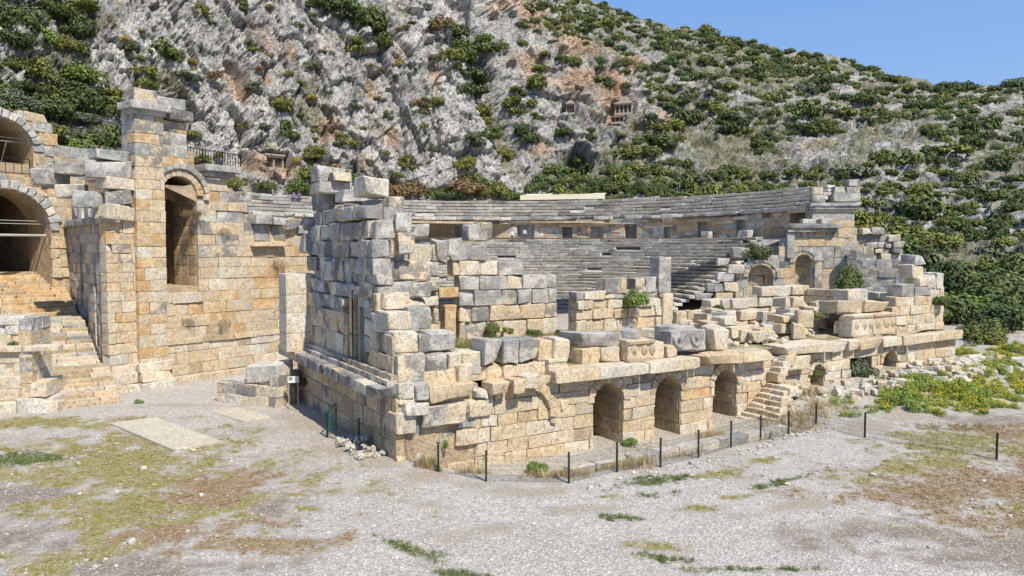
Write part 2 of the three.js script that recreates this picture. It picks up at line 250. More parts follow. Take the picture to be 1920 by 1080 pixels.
// what lies on the ground, by place: [kind, x, d, radius x, radius d, turn]
const PATCH = [
  ['moss', -14.5, 26.5, 6.2, 4.8, -0.5], ['dirt', -14.2, 20.6, 3.5, 2.2, 0.3], ['moss', -11.5, 22.5, 3.4, 3.2, 0.4], ['moss', -21.5, 34.2, 3.6, 1.3, 0], ['red', -10.3, 24.2, 2.6, 3.4, 0.5], ['red', -9.6, 20.6, 3.0, 1.6, 0], ['moss', -11.5, 18.6, 2.4, 1.6, 0],
  ['dirt', -16.2, 23.8, 2.6, 2.8, 0.2], ['green', -18.4, 28.2, 1.8, 1.4, 0], ['soil', -22.5, 31.2, 4.2, 1.4, 0], ['dirt', -9.5, 18.4, 3.2, 1.0, 0],
  ['soil', -6.5, 29.2, 3.0, 0.8, -0.75], ['soil', -2.6, 26.0, 3.0, 0.75, -0.6], ['soil', 0.6, 24.5, 2.4, 0.5, 0], ['soil', -9.6, 35.2, 3.2, 1.6, -0.9], ['soil', -17, 38.2, 3, 0.6, 0],
  ['green', -2.7, 19.6, 1.3, 0.35, -0.7], ['green', -1.2, 18.0, 0.9, 0.35, -0.4], ['moss', -7.2, 24.1, .55, .3, 0], ['moss', -6.6, 22.9, .7, .25, -.3],
  ['green', 5.6, 25.7, 2.0, 0.55, 0.45], ['green', 4.6, 24.2, 1.0, 0.4, 0.3], ['moss', 7.0, 26.3, 1.5, 0.5, 0.5], ['green', 9.2, 25.4, 1.7, 0.3, 0.55], ['moss', 7.4, 24.0, 1.3, .3, 0.5], ['moss', 6.0, 22.9, .7, .3, 0.2], ['green', 3.0, 22.0, 0.7, 0.25, 0], ['moss', 4.4, 19.7, .9, .35, -.3], ['green', 4.2, 19.0, .8, .3, -.2], ['green', 6.2, 18.4, 1.4, .25, 0], ['moss', 3.1, 24.0, .4, .2, 0],
  ['red', 13.8, 24.6, 3.4, 2.3, 0.25], ['moss', 15.6, 27.6, 3.6, 1.7, 0.6], ['red', 17.5, 24.5, 3.5, 3.5, 0], ['moss', 18.8, 30.5, 4.2, 2.6, 0.6], ['red', 15.0, 21.3, 3.6, 1.5, -0.1], ['moss', 11.6, 21.2, 1.4, .3, 0], ['red', 21.5, 32.6, 3.4, 2.4, 0.4],
  ['dirt', 11.6, 20.4, 3.2, 1.5, -0.15], ['dirt', 15.2, 19.4, 4.5, 1.2, 0], ['dirt', 22.6, 35.0, 2.6, 1.1, 0.2], ['moss', 22.5, 29, 5, 4, .2], ['red', 20, 27.5, 3, 2, .3], ['moss', 17, 22.5, 3, 1.2, 0], ['red', -6.5, 20.2, 2.2, .8, 0], ['dirt', -7.6, 23, 1.6, .9, .3], ['soil', -3.4, 23.4, 1.2, .4, -.3], ['soil', 1.6, 22.6, 1.6, .5, .2], ['soil', -1.2, 20.8, 1.3, .4, .4], ['soil', 9, 23.2, 2, .5, .4],
  ['meadow', 24, 40.2, 8.5, 3.4, 0.62], ['meadow', 33, 46, 9, 5, 0.5], ['meadow', 40, 42, 14, 6, 0.3], ['soil', 19.5, 35.8, 3, 1.0, .6],
  ['soil', 6.5, 29.8, 8.5, 1.6, 0.53], ['soil', 2.5, 27.8, 4, 1.5, 0.5], ['dry', 4.4, 28.0, 4.5, 0.8, 0.5], ['dry', 12, 34, 4, 1.2, 0.55], ['soil', 16, 33.5, 4, 1.2, 0.5], ['moss', 9.8, 28.2, 1.3, .35, .5],
];
const PC = { gravel: [0.515, 0.472, 0.412], moss: [0.25, 0.215, 0.05], red: [0.26, 0.17, 0.08], dirt: [0.215, 0.17, 0.125], soil: [0.36, 0.30, 0.22], green: [0.12, 0.15, 0.045], meadow: [0.16, 0.19, 0.045], dry: [0.40, 0.32, 0.18] };
for (const p of PATCH) if (p[0] === 'moss' || p[0] === 'red' || p[0] === 'dirt') { const k = p[3] > 2 ? 1.22 : 1.05; p[3] *= k; p[4] *= k; }
const patchCell = new Map();
const patchSC = PATCH.map((p) => [Math.cos(p[5]), Math.sin(p[5])]);
function coverAt(x, d, n) { // the strongest patch here; n is a noise value that frays its edge
  let best = 'gravel', v = 0; const key = Math.floor(x) * 4096 + Math.floor(d); let near = patchCell.get(key);
  if (!near) patchCell.set(key, near = PATCH.map((p, i) => i).filter((i) => Math.hypot(PATCH[i][1] - x, PATCH[i][2] - d) < Math.max(PATCH[i][3], PATCH[i][4]) * 1.5 + 1.5));
  for (const i of near) { const p = PATCH[i], dx = x - p[1], dd = d - p[2]; const [c, s] = patchSC[i], a = (dx * c + dd * s) / p[3], b = (-dx * s + dd * c) / p[4]; const f = 1 - Math.sqrt(a * a + b * b) + n + .45 * vn(x * 1.3 + i * 37.7, d * 1.3, i * 3.1); if (f > v) { v = f; best = p[0]; } }
  return [best, v];
}
const GX0 = -34, GX1 = 44, GD0 = 14, GD1 = 58;
{
  const gm = tex(2048, (u, v, i, j) => {
    const x = lerp(GX0, GX1, u), d = lerp(GD0, GD1, v), n1 = vn(x * 0.9, d * 0.9, 1), n2 = vn(x * 3.1, d * 3.1, 2), n3 = vn(x * 9, d * 9, 4), w = hsh(i, j, 5);
    const [k, f] = coverAt(x, d, 0.34 * n1 + 0.42 * n2 + 0.4 * n3 + .06);
    const big = fbm(x * 0.16, d * 0.16, 7, 3);
    let c = mix3(PC.gravel, PC.soil, clamp(0.12 + 0.5 * big + 0.25 * n1, 0, 0.5) * (0.6 + 0.4 * n3)), speck = 0.60 + 0.75 * w * w + 0.15 * n3;
    if (k !== 'gravel') { const t = sstep(f + 0.5 * (w - 0.5), 0.0, 0.75); let q = PC[k]; if (k === 'moss' || k === 'red') q = mix3(q, n2 > 0 ? PC.red : PC.moss, 0.35 * Math.abs(n2)); if (n3 > 0.35 && k !== 'green') q = mix3(q, PC.soil, 0.5); c = mix3(c, q, t * (w > 0.9 ? 0.35 : 0.94)); speck = lerp(speck, 0.72 + 0.5 * w, t); }
    return c.map((q) => q * speck);
  }, true, 1280);
  gm.wrapS = gm.wrapT = THREE.MirroredRepeatWrapping;
  const gb = tex(512, (u, v, i, j) => { const h = 0.5 * tf(u, v, 64, 2, 70) + 0.5 * tf(u, v, 150, 1, 75); return [h, h, h]; }, false);
  const k = 1 / 4; gb.repeat.set((GX1 - GX0) * k, (GD1 - GD0) * k);
  const axis = (a, b, step, lo, hi) => { const q = []; for (let v = a; v <= b + 1e-6; v += step) q.push(v); let s = step; let v = a; const pre = [], post = []; while (v > lo) { s *= 1.5; v -= s; pre.unshift(Math.max(v, lo)); } s = step; v = b; while (v < hi) { s *= 1.5; v += s; post.push(Math.min(v, hi)); } return [...pre, ...q, ...post]; };
  const xs = axis(-36, 46, 0.3, -900, 900), ds = axis(12, 60, 0.3, -300, 1200), P = [], U = [], I = [];
  for (const d of ds) for (const x of xs) { P.push(x, groundY(x, d), -d); U.push((x - GX0) / (GX1 - GX0), (d - GD0) / (GD1 - GD0)); }
  const nx = xs.length; for (let j = 0; j < ds.length - 1; j++) for (let i = 0; i < nx - 1; i++) { const a = j * nx + i; I.push(a, a + 1, a + nx + 1, a, a + nx + 1, a + nx); }
  const g = new THREE.BufferGeometry(); g.setAttribute('position', new THREE.Float32BufferAttribute(P, 3)); g.setAttribute('uv', new THREE.Float32BufferAttribute(U, 2)); g.setIndex(I); g.computeVertexNormals();
  structure('ground', g, new THREE.MeshStandardMaterial({ map: gm, bumpMap: gb, bumpScale: 0.045, roughness: 0.97 }), 'pale gravel yard with patches of moss and bare soil');
}

// ---------------------------------------------------------------- the hill and its cliff, round the centre of the seats
const KNOT = [
  [-140, [[42, 8], [46, 13], [58, 24], [78, 42], [105, 64], [140, 72]]],
  [-95, [[40, 10], [44, 15], [53, 25], [67, 44], [88, 66], [125, 82]]],
  [-62, [[39, 12], [43, 16], [46.5, 23], [55, 48], [68, 78], [105, 98]]],
  [-30, [[39, 12], [43, 16], [46, 23], [54, 49], [66, 82], [105, 102]]],
  [-4, [[39, 12], [43, 16.2], [47, 22], [58, 44], [73, 72], [110, 92]]],
  [10, [[39, 12], [43, 16], [51, 21], [67, 46], [133, 75], [180, 82]]],
  [20, [[39, 12], [43, 15.8], [53, 20.5], [75, 44], [138, 67.5], [185, 73]]],
  [32, [[39, 12], [43, 15.5], [56, 20], [92, 38], [145, 59], [190, 62]]],
  [46, [[39, 10], [43, 14], [58, 17], [98, 31], [166, 49], [210, 51]]],
  [66, [[39, 6], [44, 9], [60, 10], [105, 20], [165, 36], [210, 40]]],
  [92, [[39, 1], [45, 3], [60, 4], [105, 9], [165, 22], [210, 30]]],
  [118, [[40, -1], [46, 0.5], [60, 1.5], [105, 4], [165, 14], [210, 20]]],
];
function profile(phi) {
  let i = 0; while (i < KNOT.length - 2 && KNOT[i + 1][0] < phi) i++;
  const a = KNOT[i], b = KNOT[i + 1], t = clamp((phi - a[0]) / (b[0] - a[0]), 0, 1), s = lerp(t, t * t * (3 - 2 * t), 0.6);
  return a[1].map((p, k) => [lerp(p[0], b[1][k][0], s), lerp(p[1], b[1][k][1], s)]);
}
const ROWS = [6, 60, 120, 130, 40], PH0 = -130, PH1 = 112, NC = 1150, NR = ROWS.reduce((a, b) => a + b, 0) + 1;
// hollows: [phi, y, half width along, half height, depth]
const TOMBS = [[-43.4, 19.8, 2.8, 2.0], [19.5, 32.8, 3.0, 1.9], [11.7, 32.3, 1.5, 1.8], [18.9, 30.9, 2.2, 1.1]];
const CAVES = [[-48.1, 32.2, 1.5, 3.8, 3.4], [14.5, 23.2, 2.1, 3.6, 6], [-49.1, 20.6, 1.0, 2.0, 3], [2.3, 41.4, 0.7, 0.7, 3], [12.6, 36.3, 0.7, 0.6, 3], [31, 28, 1.6, 1.0, 2.5], [23, 30, 1.2, 1.0, 2]];
// rusty stains on the rock: [phi, y, radius along, radius up, strength]
const RUST = [[-33, 27, 3, 5, .8], [-12, 36, 2, 5, .8], [-27, 21, 3, 2.5, .7], [8, 25, 4, 3, .7], [-38, 38, 2, 4, .6], [12, 46, 9, 6, 1], [13, 39, 8, 5, 1], [17, 37, 4, 7, 1.15], [5, 42, 6, 4, .8], [2, 58, 10, 8, 1], [7, 54, 8, 5, .9], [-48.1, 32, 2.3, 5, .8], [-44, 20, 4.5, 3, 1.0], [14.5, 23.5, 2.6, 4, .8], [-24, 34, 1.3, 3.5, .9], [43, 26, 6, 3, .7], [66, 18, 5, 2.5, 1], [26, 32, 5, 3, .6], [-20, 26, 2, 3, .7], [-43, 33, 2, 1, .7], [20, 44, 4, 3, .7]];
const hill = { P: new Float32Array(NC * NR * 3), phi: new Float32Array(NC), nrm: null };
{
  const C = new Float32Array(NC * NR * 3), U = new Float32Array(NC * NR * 2), B = new Float32Array(NC * NR * 3), P = hill.P;
  for (let i = 0; i < NC; i++) {
    const phi = lerp(PH0, PH1, i / (NC - 1)), q = phi * Math.PI / 180; hill.phi[i] = phi;
    const pr = profile(phi), sn = Math.sin(q), cs = Math.cos(q); let j = 0, run = 0;
    for (let k = 0; k < 5; k++) for (let m = 0; m < ROWS[k] + (k === 4 ? 1 : 0); m++, j++) {
      const t = m / ROWS[k], r = lerp(pr[k][0], pr[k + 1][0], t), y = lerp(pr[k][1], pr[k + 1][1], t), o = (j * NC + i);
      B[o * 3] = OX + r * sn; B[o * 3 + 1] = y; B[o * 3 + 2] = -(OD + r * cs);
      U[o * 2] = phi * 1.05 / 6; U[o * 2 + 1] = (r * 0.7 + y * 0.9) / 6;
    }
  }
  const tilt = (x, y, z) => [x * 1.08 + y * 0.1 + z * 0.25, y * 0.55 - x * 0.08, z * 1.05 - x * 0.25];
  for (let j = 0; j < NR; j++) for (let i = 0; i < NC; i++) {
    const o = j * NC + i, oa = j * NC + Math.min(NC - 1, i + 3), ob = j * NC + Math.max(0, i - 3), oc = Math.min(NR - 1, j + 4) * NC + i, od = Math.max(0, j - 4) * NC + i;
    const e = [0, 1, 2].map((k) => B[oa * 3 + k] - B[ob * 3 + k]), f = [0, 1, 2].map((k) => B[oc * 3 + k] - B[od * 3 + k]);
    let n = [e[1] * f[2] - e[2] * f[1], e[2] * f[0] - e[0] * f[2], e[0] * f[1] - e[1] * f[0]]; const l = Math.hypot(...n) || 1; n = n.map((v) => v / l);
    const x = B[o * 3], y = B[o * 3 + 1], z = B[o * 3 + 2], phi = hill.phi[i], pd = phi;
    const cliff = sstep(pd, -92, -66) * (1 - sstep(pd, 2, 12) * (1 - .7 * (1 - sstep(pd, 20, 28)) * sstep(y, 20, 26) * (1 - sstep(y, 46, 54)))) * 0.85 * (1 - .6 * sstep(pd, -9, -2)) + 0.15, fade = sstep(j, 2, 26), right = sstep(pd, 2, 14);
    const [a, b, c] = tilt(x, y, z), wx = 1.6 * vn(x * .12, y * .12, z * .12), wy = 1.6 * vn(x * .12 + 40, y * .12, z * .12);
    let dsp = 0, w; const jx = .5 * vn(x * .5, y * .5, z * .5), jy = .5 * vn(x * .5 + 30, y * .5, z * .5);
    w = worley(a / 15 + wx * .3, b / 15 + wy * .3, c / 15, 1); dsp += cliff * 2.4 * (0.9 * (w.h - .5) + 0.9 * (w.dx * (w.h - .3) + w.dy * (.6 - w.h)));
    w = worley(a / 6 + wx * .35, b / 6 + wy * .35, c / 6, 2); const h2 = w.h; dsp += (0.75 + 0.3 * cliff) * 1.35 * (0.6 * (w.h - .5) - .35 * (1 - sstep(w.e, 0, .045)) + (w.dx * (w.h - .4) * 1.8 + w.dy * (.5 - w.h) * 1.6 + w.dz * .6));
    w = worley(a / 2.4 + jx * .4, b / 2.4 + jy * .4, c / 2.4, 3); const h3 = w.h; dsp += (0.8 + 0.25 * cliff) * 1.05 * (0.5 * (w.h - .5) - .4 * (1 - sstep(w.e, 0, .06)) + (w.dx * (w.h - .5) * 2.2 + w.dy * (.5 - w.h) * 1.5 + w.dz * (w.h - .2)));
    w = worley(a / 0.95 + jx * .5, b / 0.95 + jy * .5, c / 0.95, 4); const h4 = w.h; dsp += 0.5 * (0.7 * (w.h - .5) - .45 * (1 - sstep(w.e, 0, .09)) + w.dx * (w.h - .5) * 2 + w.dz * .5);
    dsp += (0.3 + .7 * cliff) * 0.9 * (0.5 - Math.abs(vn(a * .42, b * .2, c * .42))) * (.4 + vn(x * .05, y * .05, z * .05)) + 0.55 * fbm(x * .9, y * .9, z * .9, 3);
    dsp += 1.6 * fbm(x * .07, y * .07, z * .07, 3) * (0.4 + 0.6 * right);
    dsp *= fade;
    // the ravine between the cliff and the far hillside
    const rav = 2 + 1.2 * vn(y * .08, 3, 1) - (y - 30) * 0.36; dsp -= 6 * Math.exp(-(((pd - rav) / 2.8) ** 2)) * sstep(y, 20, 30);
    let deep = 0; const along = Math.hypot(x - OX, -z - OD) * Math.PI / 180;
    for (const cv of CAVES) { const u = (pd - cv[0]) * along / cv[2], v = (y - cv[1]) / cv[3], q = u * u + v * v + 0.25 * (h3 - .5); if (q < 1.3) { const s = 1 - sstep(q, 0.55, 1.25); dsp = lerp(dsp, -cv[4] + dsp * 0.3, s); deep = Math.max(deep, s); } }
    for (const t of TOMBS) { const u = Math.abs(pd - t[0]) * along / (t[2] / 2 + .5), v = Math.abs(y - t[1] - t[3] / 2) / (t[3] / 2 + .5); if (u < 1 && v < 1) dsp = -3.0 + .05 * dsp; }
    P[o * 3] = x + n[0] * dsp; P[o * 3 + 1] = y + n[1] * dsp * 0.8; P[o * 3 + 2] = z + n[2] * dsp;
    // colour: grey limestone, rust, and thin soil with dry grass on the open slope
    const g = 0.80 + 0.22 * h2 + 0.16 * (h3 - .5) + 0.18 * (h4 - .5) + 0.2 * vn(x * .5, y * .5, z * .5); const dk = 1 - .2 * right; let col = [0.50 * g * dk, 0.487 * g * dk, 0.462 * g * dk];
    const drip = sstep(vn(a * .55, b * .07 + 3, c * .55) + .5 * vn(x * 1.3, y * .3, z * 1.3), .25, .7); col = col.map((q) => q * (1 - .3 * drip)); let rust = 0; for (const s of RUST) { const u = (pd - s[0]) * along / s[2], v = (y - s[1]) / s[3]; rust = Math.max(rust, s[4] * (1 - Math.sqrt(u * u + v * v))); }
    rust = sstep(rust + 0.55 * fbm(x * .25, y * .2, z * .25, 4) + 0.25 * (h3 - .5), 0.12, 0.62); col = mix3(col, [0.50 * g, 0.29 * g, 0.14 * g], rust * 0.62);
    const veg = right * (0.20 - .25 * (1 - sstep(pd, 18, 26)) * sstep(y, 22, 28) * (1 - sstep(y, 46, 54)) + 0.9 * fbm(x * .11, y * .14, z * .11, 4) + 0.35 * (h3 - .5)) + (1 - right) * (0.9 * fbm(x * .16 + 7, y * .1, z * .16, 4) - 0.28 + 0.5 * (1 - sstep(pd, -80, -62)));
    col = mix3(col, h4 > .4 ? [0.15, 0.155, 0.065] : [0.21, 0.195, 0.12], sstep(veg + .3 * (h4 - .5), 0.06, 0.24) * 0.75 * (1 - rust * .5));
    C.set(col, o * 3);
  }
  const I = []; for (let j = 0; j < NR - 1; j++) for (let i = 0; i < NC - 1; i++) { const a = j * NC + i; I.push(a, a + 1, a + NC + 1, a, a + NC + 1, a + NC); }
  const g = new THREE.BufferGeometry(); g.setAttribute('position', new THREE.BufferAttribute(P, 3)); g.setAttribute('color', new THREE.BufferAttribute(C, 3)); g.setAttribute('uv', new THREE.BufferAttribute(U, 2)); g.setIndex(I); g.computeVertexNormals();
  const rt = tex(1024, (u, v) => { const a = tf(u, v, 10, 6, 1200), c = Math.abs(tf(u, v, 14, 4, 1250) - 0.5), p = tf(u, v, 120, 2, 1260), k = (0.5 + 0.95 * a) * (c < 0.03 ? 0.5 : 1) * (0.85 + 0.3 * p); return [k, k * 0.99, k * 0.97]; });
  const rb = tex(1024, (u, v) => { const a = tf(u, v, 12, 7, 1300), c = Math.abs(tf(u, v, 14, 4, 1250) - 0.5); const h = 0.75 * a + 0.25 * sstep(c, 0, 0.05); return [h, h, h]; }, false);
  structure('hillside', g, new THREE.MeshStandardMaterial({ map: rt, bumpMap: rb, bumpScale: 0.55, roughness: 0.95, vertexColors: true }), 'grey limestone cliff and scrubby hillside behind the ruins');
  hill.nrm = g.attributes.normal.array;
}
const basePt = (phi, y) => { const pr = profile(phi), q = phi * Math.PI / 180; let r = pr[1][0]; for (let i = 0; i < 5; i++) if (y >= pr[i][1] && y <= pr[i + 1][1]) r = lerp(pr[i][0], pr[i + 1][0], (y - pr[i][1]) / (pr[i + 1][1] - pr[i][1])); return [OX + r * Math.sin(q), OD + r * Math.cos(q), r]; };
const hillIdx = (phi, y) => { const i = clamp(Math.round((phi - PH0) / (PH1 - PH0) * (NC - 1)), 0, NC - 1); let j = 10; while (j < NR - 1 && hill.P[(j * NC + i) * 3 + 1] < y) j++; return j * NC + i; };
const hillPt = (phi, y) => { const o = hillIdx(phi, y) * 3; return new THREE.Vector3(hill.P[o], hill.P[o + 1], hill.P[o + 2]); };

// ---------------------------------------------------------------- the round of seats
const polar = (R, off = 0) => (v) => { const a = v[0] / R + off, r = R - v[2]; return [r * Math.sin(a), v[1], -r * Math.cos(a)]; }; // s along the circle, z towards its centre
const seatMix = (s, y, r) => pick(r, 'seat', 7, 'pale', 2.4, 'dark', 0.15);
function seatRows(list, o) {
  const r = rng(o.seed);
  for (let k = 0; k < o.n; k++) {
    const R = o.r0 + k * o.run, y = o.y0 + k * o.rise, e = o.end(k / (o.n - 1)) * Math.PI / 180; let a = o.from * Math.PI / 180;
    while (a < e) {
      const w = (1.1 + 1.9 * r()) / R, b = Math.min(a + w, e); const q = a; a += w; if (b - q < 0.01) continue;
      const miss = r(), lo = o.rough * (r() - .5), dr = o.rough * (r() - .5) * 1.4; if (miss < 0.03) continue;
      const c = [], rf = R + dr, rb = R + o.run + 0.25, yt = y + o.rise + lo, yb = y + (o.slot ?? .14) * o.rise;
      for (let n = 0; n < 8; n++) { const an = n & 1 ? b - 0.006 / R * 2 : q + 0.006 / R * 2, rr = n & 4 ? (n & 2 ? rf : rf + .15) : rb; c.push([rr * Math.sin(an), n & 2 ? yt : yb, -rr * Math.cos(an)]); }
      rough(c, r, 0.028, 0.12); list.push({ g: hexBlock(c, 0.034, r, tintOf(r, 0.2)), m: seatMix(0, 0, r) });
    }
  }
}
function coneBase(th, pts, f0, f1, name) { // packed rubble under the rows
  const P = [], I = [], U = [], n = 120; for (let i = 0; i <= n; i++) { const a = lerp(f0, f1, i / n) * Math.PI / 180; pts.forEach(([r, y]) => { P.push(r * Math.sin(a), y, -r * Math.cos(a)); U.push(a * 12, r * 0.42); }); }
  const m = pts.length; for (let i = 0; i < n; i++) for (let j = 0; j < m - 1; j++) { const a = i * m + j; I.push(a, a + m, a + m + 1, a, a + m + 1, a + 1); }
  const g = new THREE.BufferGeometry(); g.setAttribute('position', new THREE.Float32BufferAttribute(P, 3)); g.setAttribute('uv', new THREE.Float32BufferAttribute(U, 2)); g.setIndex(I); g.computeVertexNormals(); part(th, name, withColor(g), ST.grey).geometry.computeVertexNormals();
}
{
  const lower = thing('lower_seating', 'wide curved bank of grey stone seat rows below the passage wall', 'seating', OX, OD), L = [];
  seatRows(L, { seed: 11, n: 22, r0: 16.5, run: 0.75, y0: 1.1, rise: 0.385, from: -92, end: (t) => lerp(86, 69, t) + 1.5 * Math.sin(t * 31), rough: 0.07 });
  flush(lower, L, 'seat_stone'); coneBase(lower, [[16.6, 0], [16.9, 1.1], [33.2, 9.2], [34.8, 9.5], [34.8, 0]], -92, 80, 'rubble_core');
  const upper = thing('upper_seating', 'narrow upper bank of worn stone seat rows below the cliff', 'seating', OX, OD), M = [];
  seatRows(M, { seed: 12, n: 6, r0: 35.4, run: 0.8, y0: 12.5, rise: 0.5, from: -100, end: (t) => lerp(78, 74, t), rough: 0.10, slot: .3 });
  flush(upper, M, 'seat_stone'); coneBase(upper, [[35.4, 9], [35.5, 12.4], [40.4, 15.4], [43, 15.4], [43.5, 13]], -100, 70, 'rubble_core');
  const R = 34.7, dg = Math.PI / 180, wall = thing('passage_wall', 'curved masonry wall with dark doorways between the two seat banks', 'wall', OX, OD), W = [];
  const door = (f, w, top, y0 = 9.3) => ({ a: f * dg * R - w / 2, b: f * dg * R + w / 2, y0, y1: top, f });
  const doors = [door(-62, 1.8, 11.7), door(-36, 1.8, 11.7), door(-9, 1.8, 11.7), door(6.6, 2.5, 11.8), door(16.6, 1.5, 11.6), door(23.6, 2.1, 11.6), door(32, 1.8, 11.7), door(41, 1.0, 11.2), door(50.2, 2.0, 11.7), door(59.6, 1.4, 11.8), door(75.2, 2.6, 12.2, 9.3)];
  const o = { seed: 13, s0: -100 * dg * R, s1: 79 * dg * R, y0: 9.3, ymax: 12.6, course: [0.5, 0.85], len: [0.8, 2.2], dep: 0.5, opens: doors, warp: polar(R), rough: 0.025, chip: 0.15, jz: 0.07, thick: 1.6, top: (s) => 12.5 - (vn(s * .4, 1, 2) > .35 ? 0.4 : 0), mat: (s, y, r) => pick(r, 'cream', 2, 'grey', 3, 'seat', 2, 'ochre', vn(s * .2, 0, 5) > 0 ? 2.4 : 0.5, 'stained', 1.5) };
  masonry(W, o);
  const rr = rng(14); for (let s = o.s0; s < o.s1 - 1; ) { const w = 1.2 + 1.6 * rr(); if (rr() > 0.13) { const c = rough(boxCorners(s + .01, s + w - .01, 12.42, 12.78 + 0.1 * rr(), -0.6, 0.28 + 0.1 * rr()), rr, 0.04, 0.3); c.forEach((v, i) => { c[i] = polar(R)(v); }); W.push({ g: hexBlock(c, 0.06, rr, tintOf(rr, 0.2)), m: pick(rr, 'seat', 3, 'grey', 2), name: 'cornice_stone' }); } s += w; }
  for (const q of doors) { const c = rough(boxCorners(q.a - 0.35, q.b + 0.35, q.y1 - 0.02, q.y1 + 0.38, -0.4, 0.09), rr, 0.02, 0.1); c.forEach((v, i) => { c[i] = polar(R)(v); }); W.push({ g: hexBlock(c, 0.03, rr, tintOf(rr)), m: 'seat', name: 'lintel' }); }
  flush(wall, W, 'stone_block'); corePart(wall, { ...o, thick: 3.2, down: 0.3 });
  const back = part(wall, 'passage_back', withColor(plainBox(1, 1, 1)), ST.cream); back.visible = true; { const g = []; for (let a = -100; a < 66; a += 6) { const q = withColor(plainBox(4.8, 4.6, 0.3)); q.rotateY(-(a + 3) * dg); q.translate(41.6 * Math.sin((a + 3) * dg), 11, -41.6 * Math.cos((a + 3) * dg)); g.push(q); } back.geometry = mergeGeometries(g); back.userData.kind = 'stuff'; }
  // iron gates in two of the doorways
  const iron = new THREE.MeshStandardMaterial({ color: 0x2a2826, roughness: 0.6, metalness: 0.5 }); ST.iron = iron;
  for (const f of [16.6, 32]) { const a = f * dg, gte = thing('iron_gate', f < 20 ? 'dark iron bar gate in the taller narrow passage doorway' : 'dark iron bar gate in the passage doorway beside a bare wall', 'gate', OX + 34.9 * Math.sin(a), OD + 34.9 * Math.cos(a), 9.5, -a); for (let k = 0; k < 8; k++) part(gte, 'bar', plainBox(0.04, 1.75, 0.04, -0.56 + k * 0.16, 0.9, 0), iron); for (const y of [0.12, 0.95, 1.7]) part(gte, 'rail', plainBox(1.2, 0.05, 0.05, 0, y, 0.045), iron); }
  const box = (f, r, y, w, h, d, m, nm, lb) => { const a = f * dg, rg = rng(Math.round(f * 77)), o2 = solo(nm, lb, 'block', hexBlock(rough(boxCorners(-w / 2, w / 2, 0, h, -d / 2, d / 2), rg, .03, .3), .05, rg), ST[m]); o2.position.set(OX + r * Math.sin(a), y, -(OD + r * Math.cos(a))); o2.rotation.y = -a; };
  box(62.5, 33.6, 9.5, 1.9, 0.95, 0.9, 'seat', 'stone_block', 'squared grey stone block standing before the passage wall'); box(52.6, 33.4, 9.5, 1.2, 0.9, 0.8, 'grey', 'stone_block', 'rough grey stone block beside a passage doorway');
}

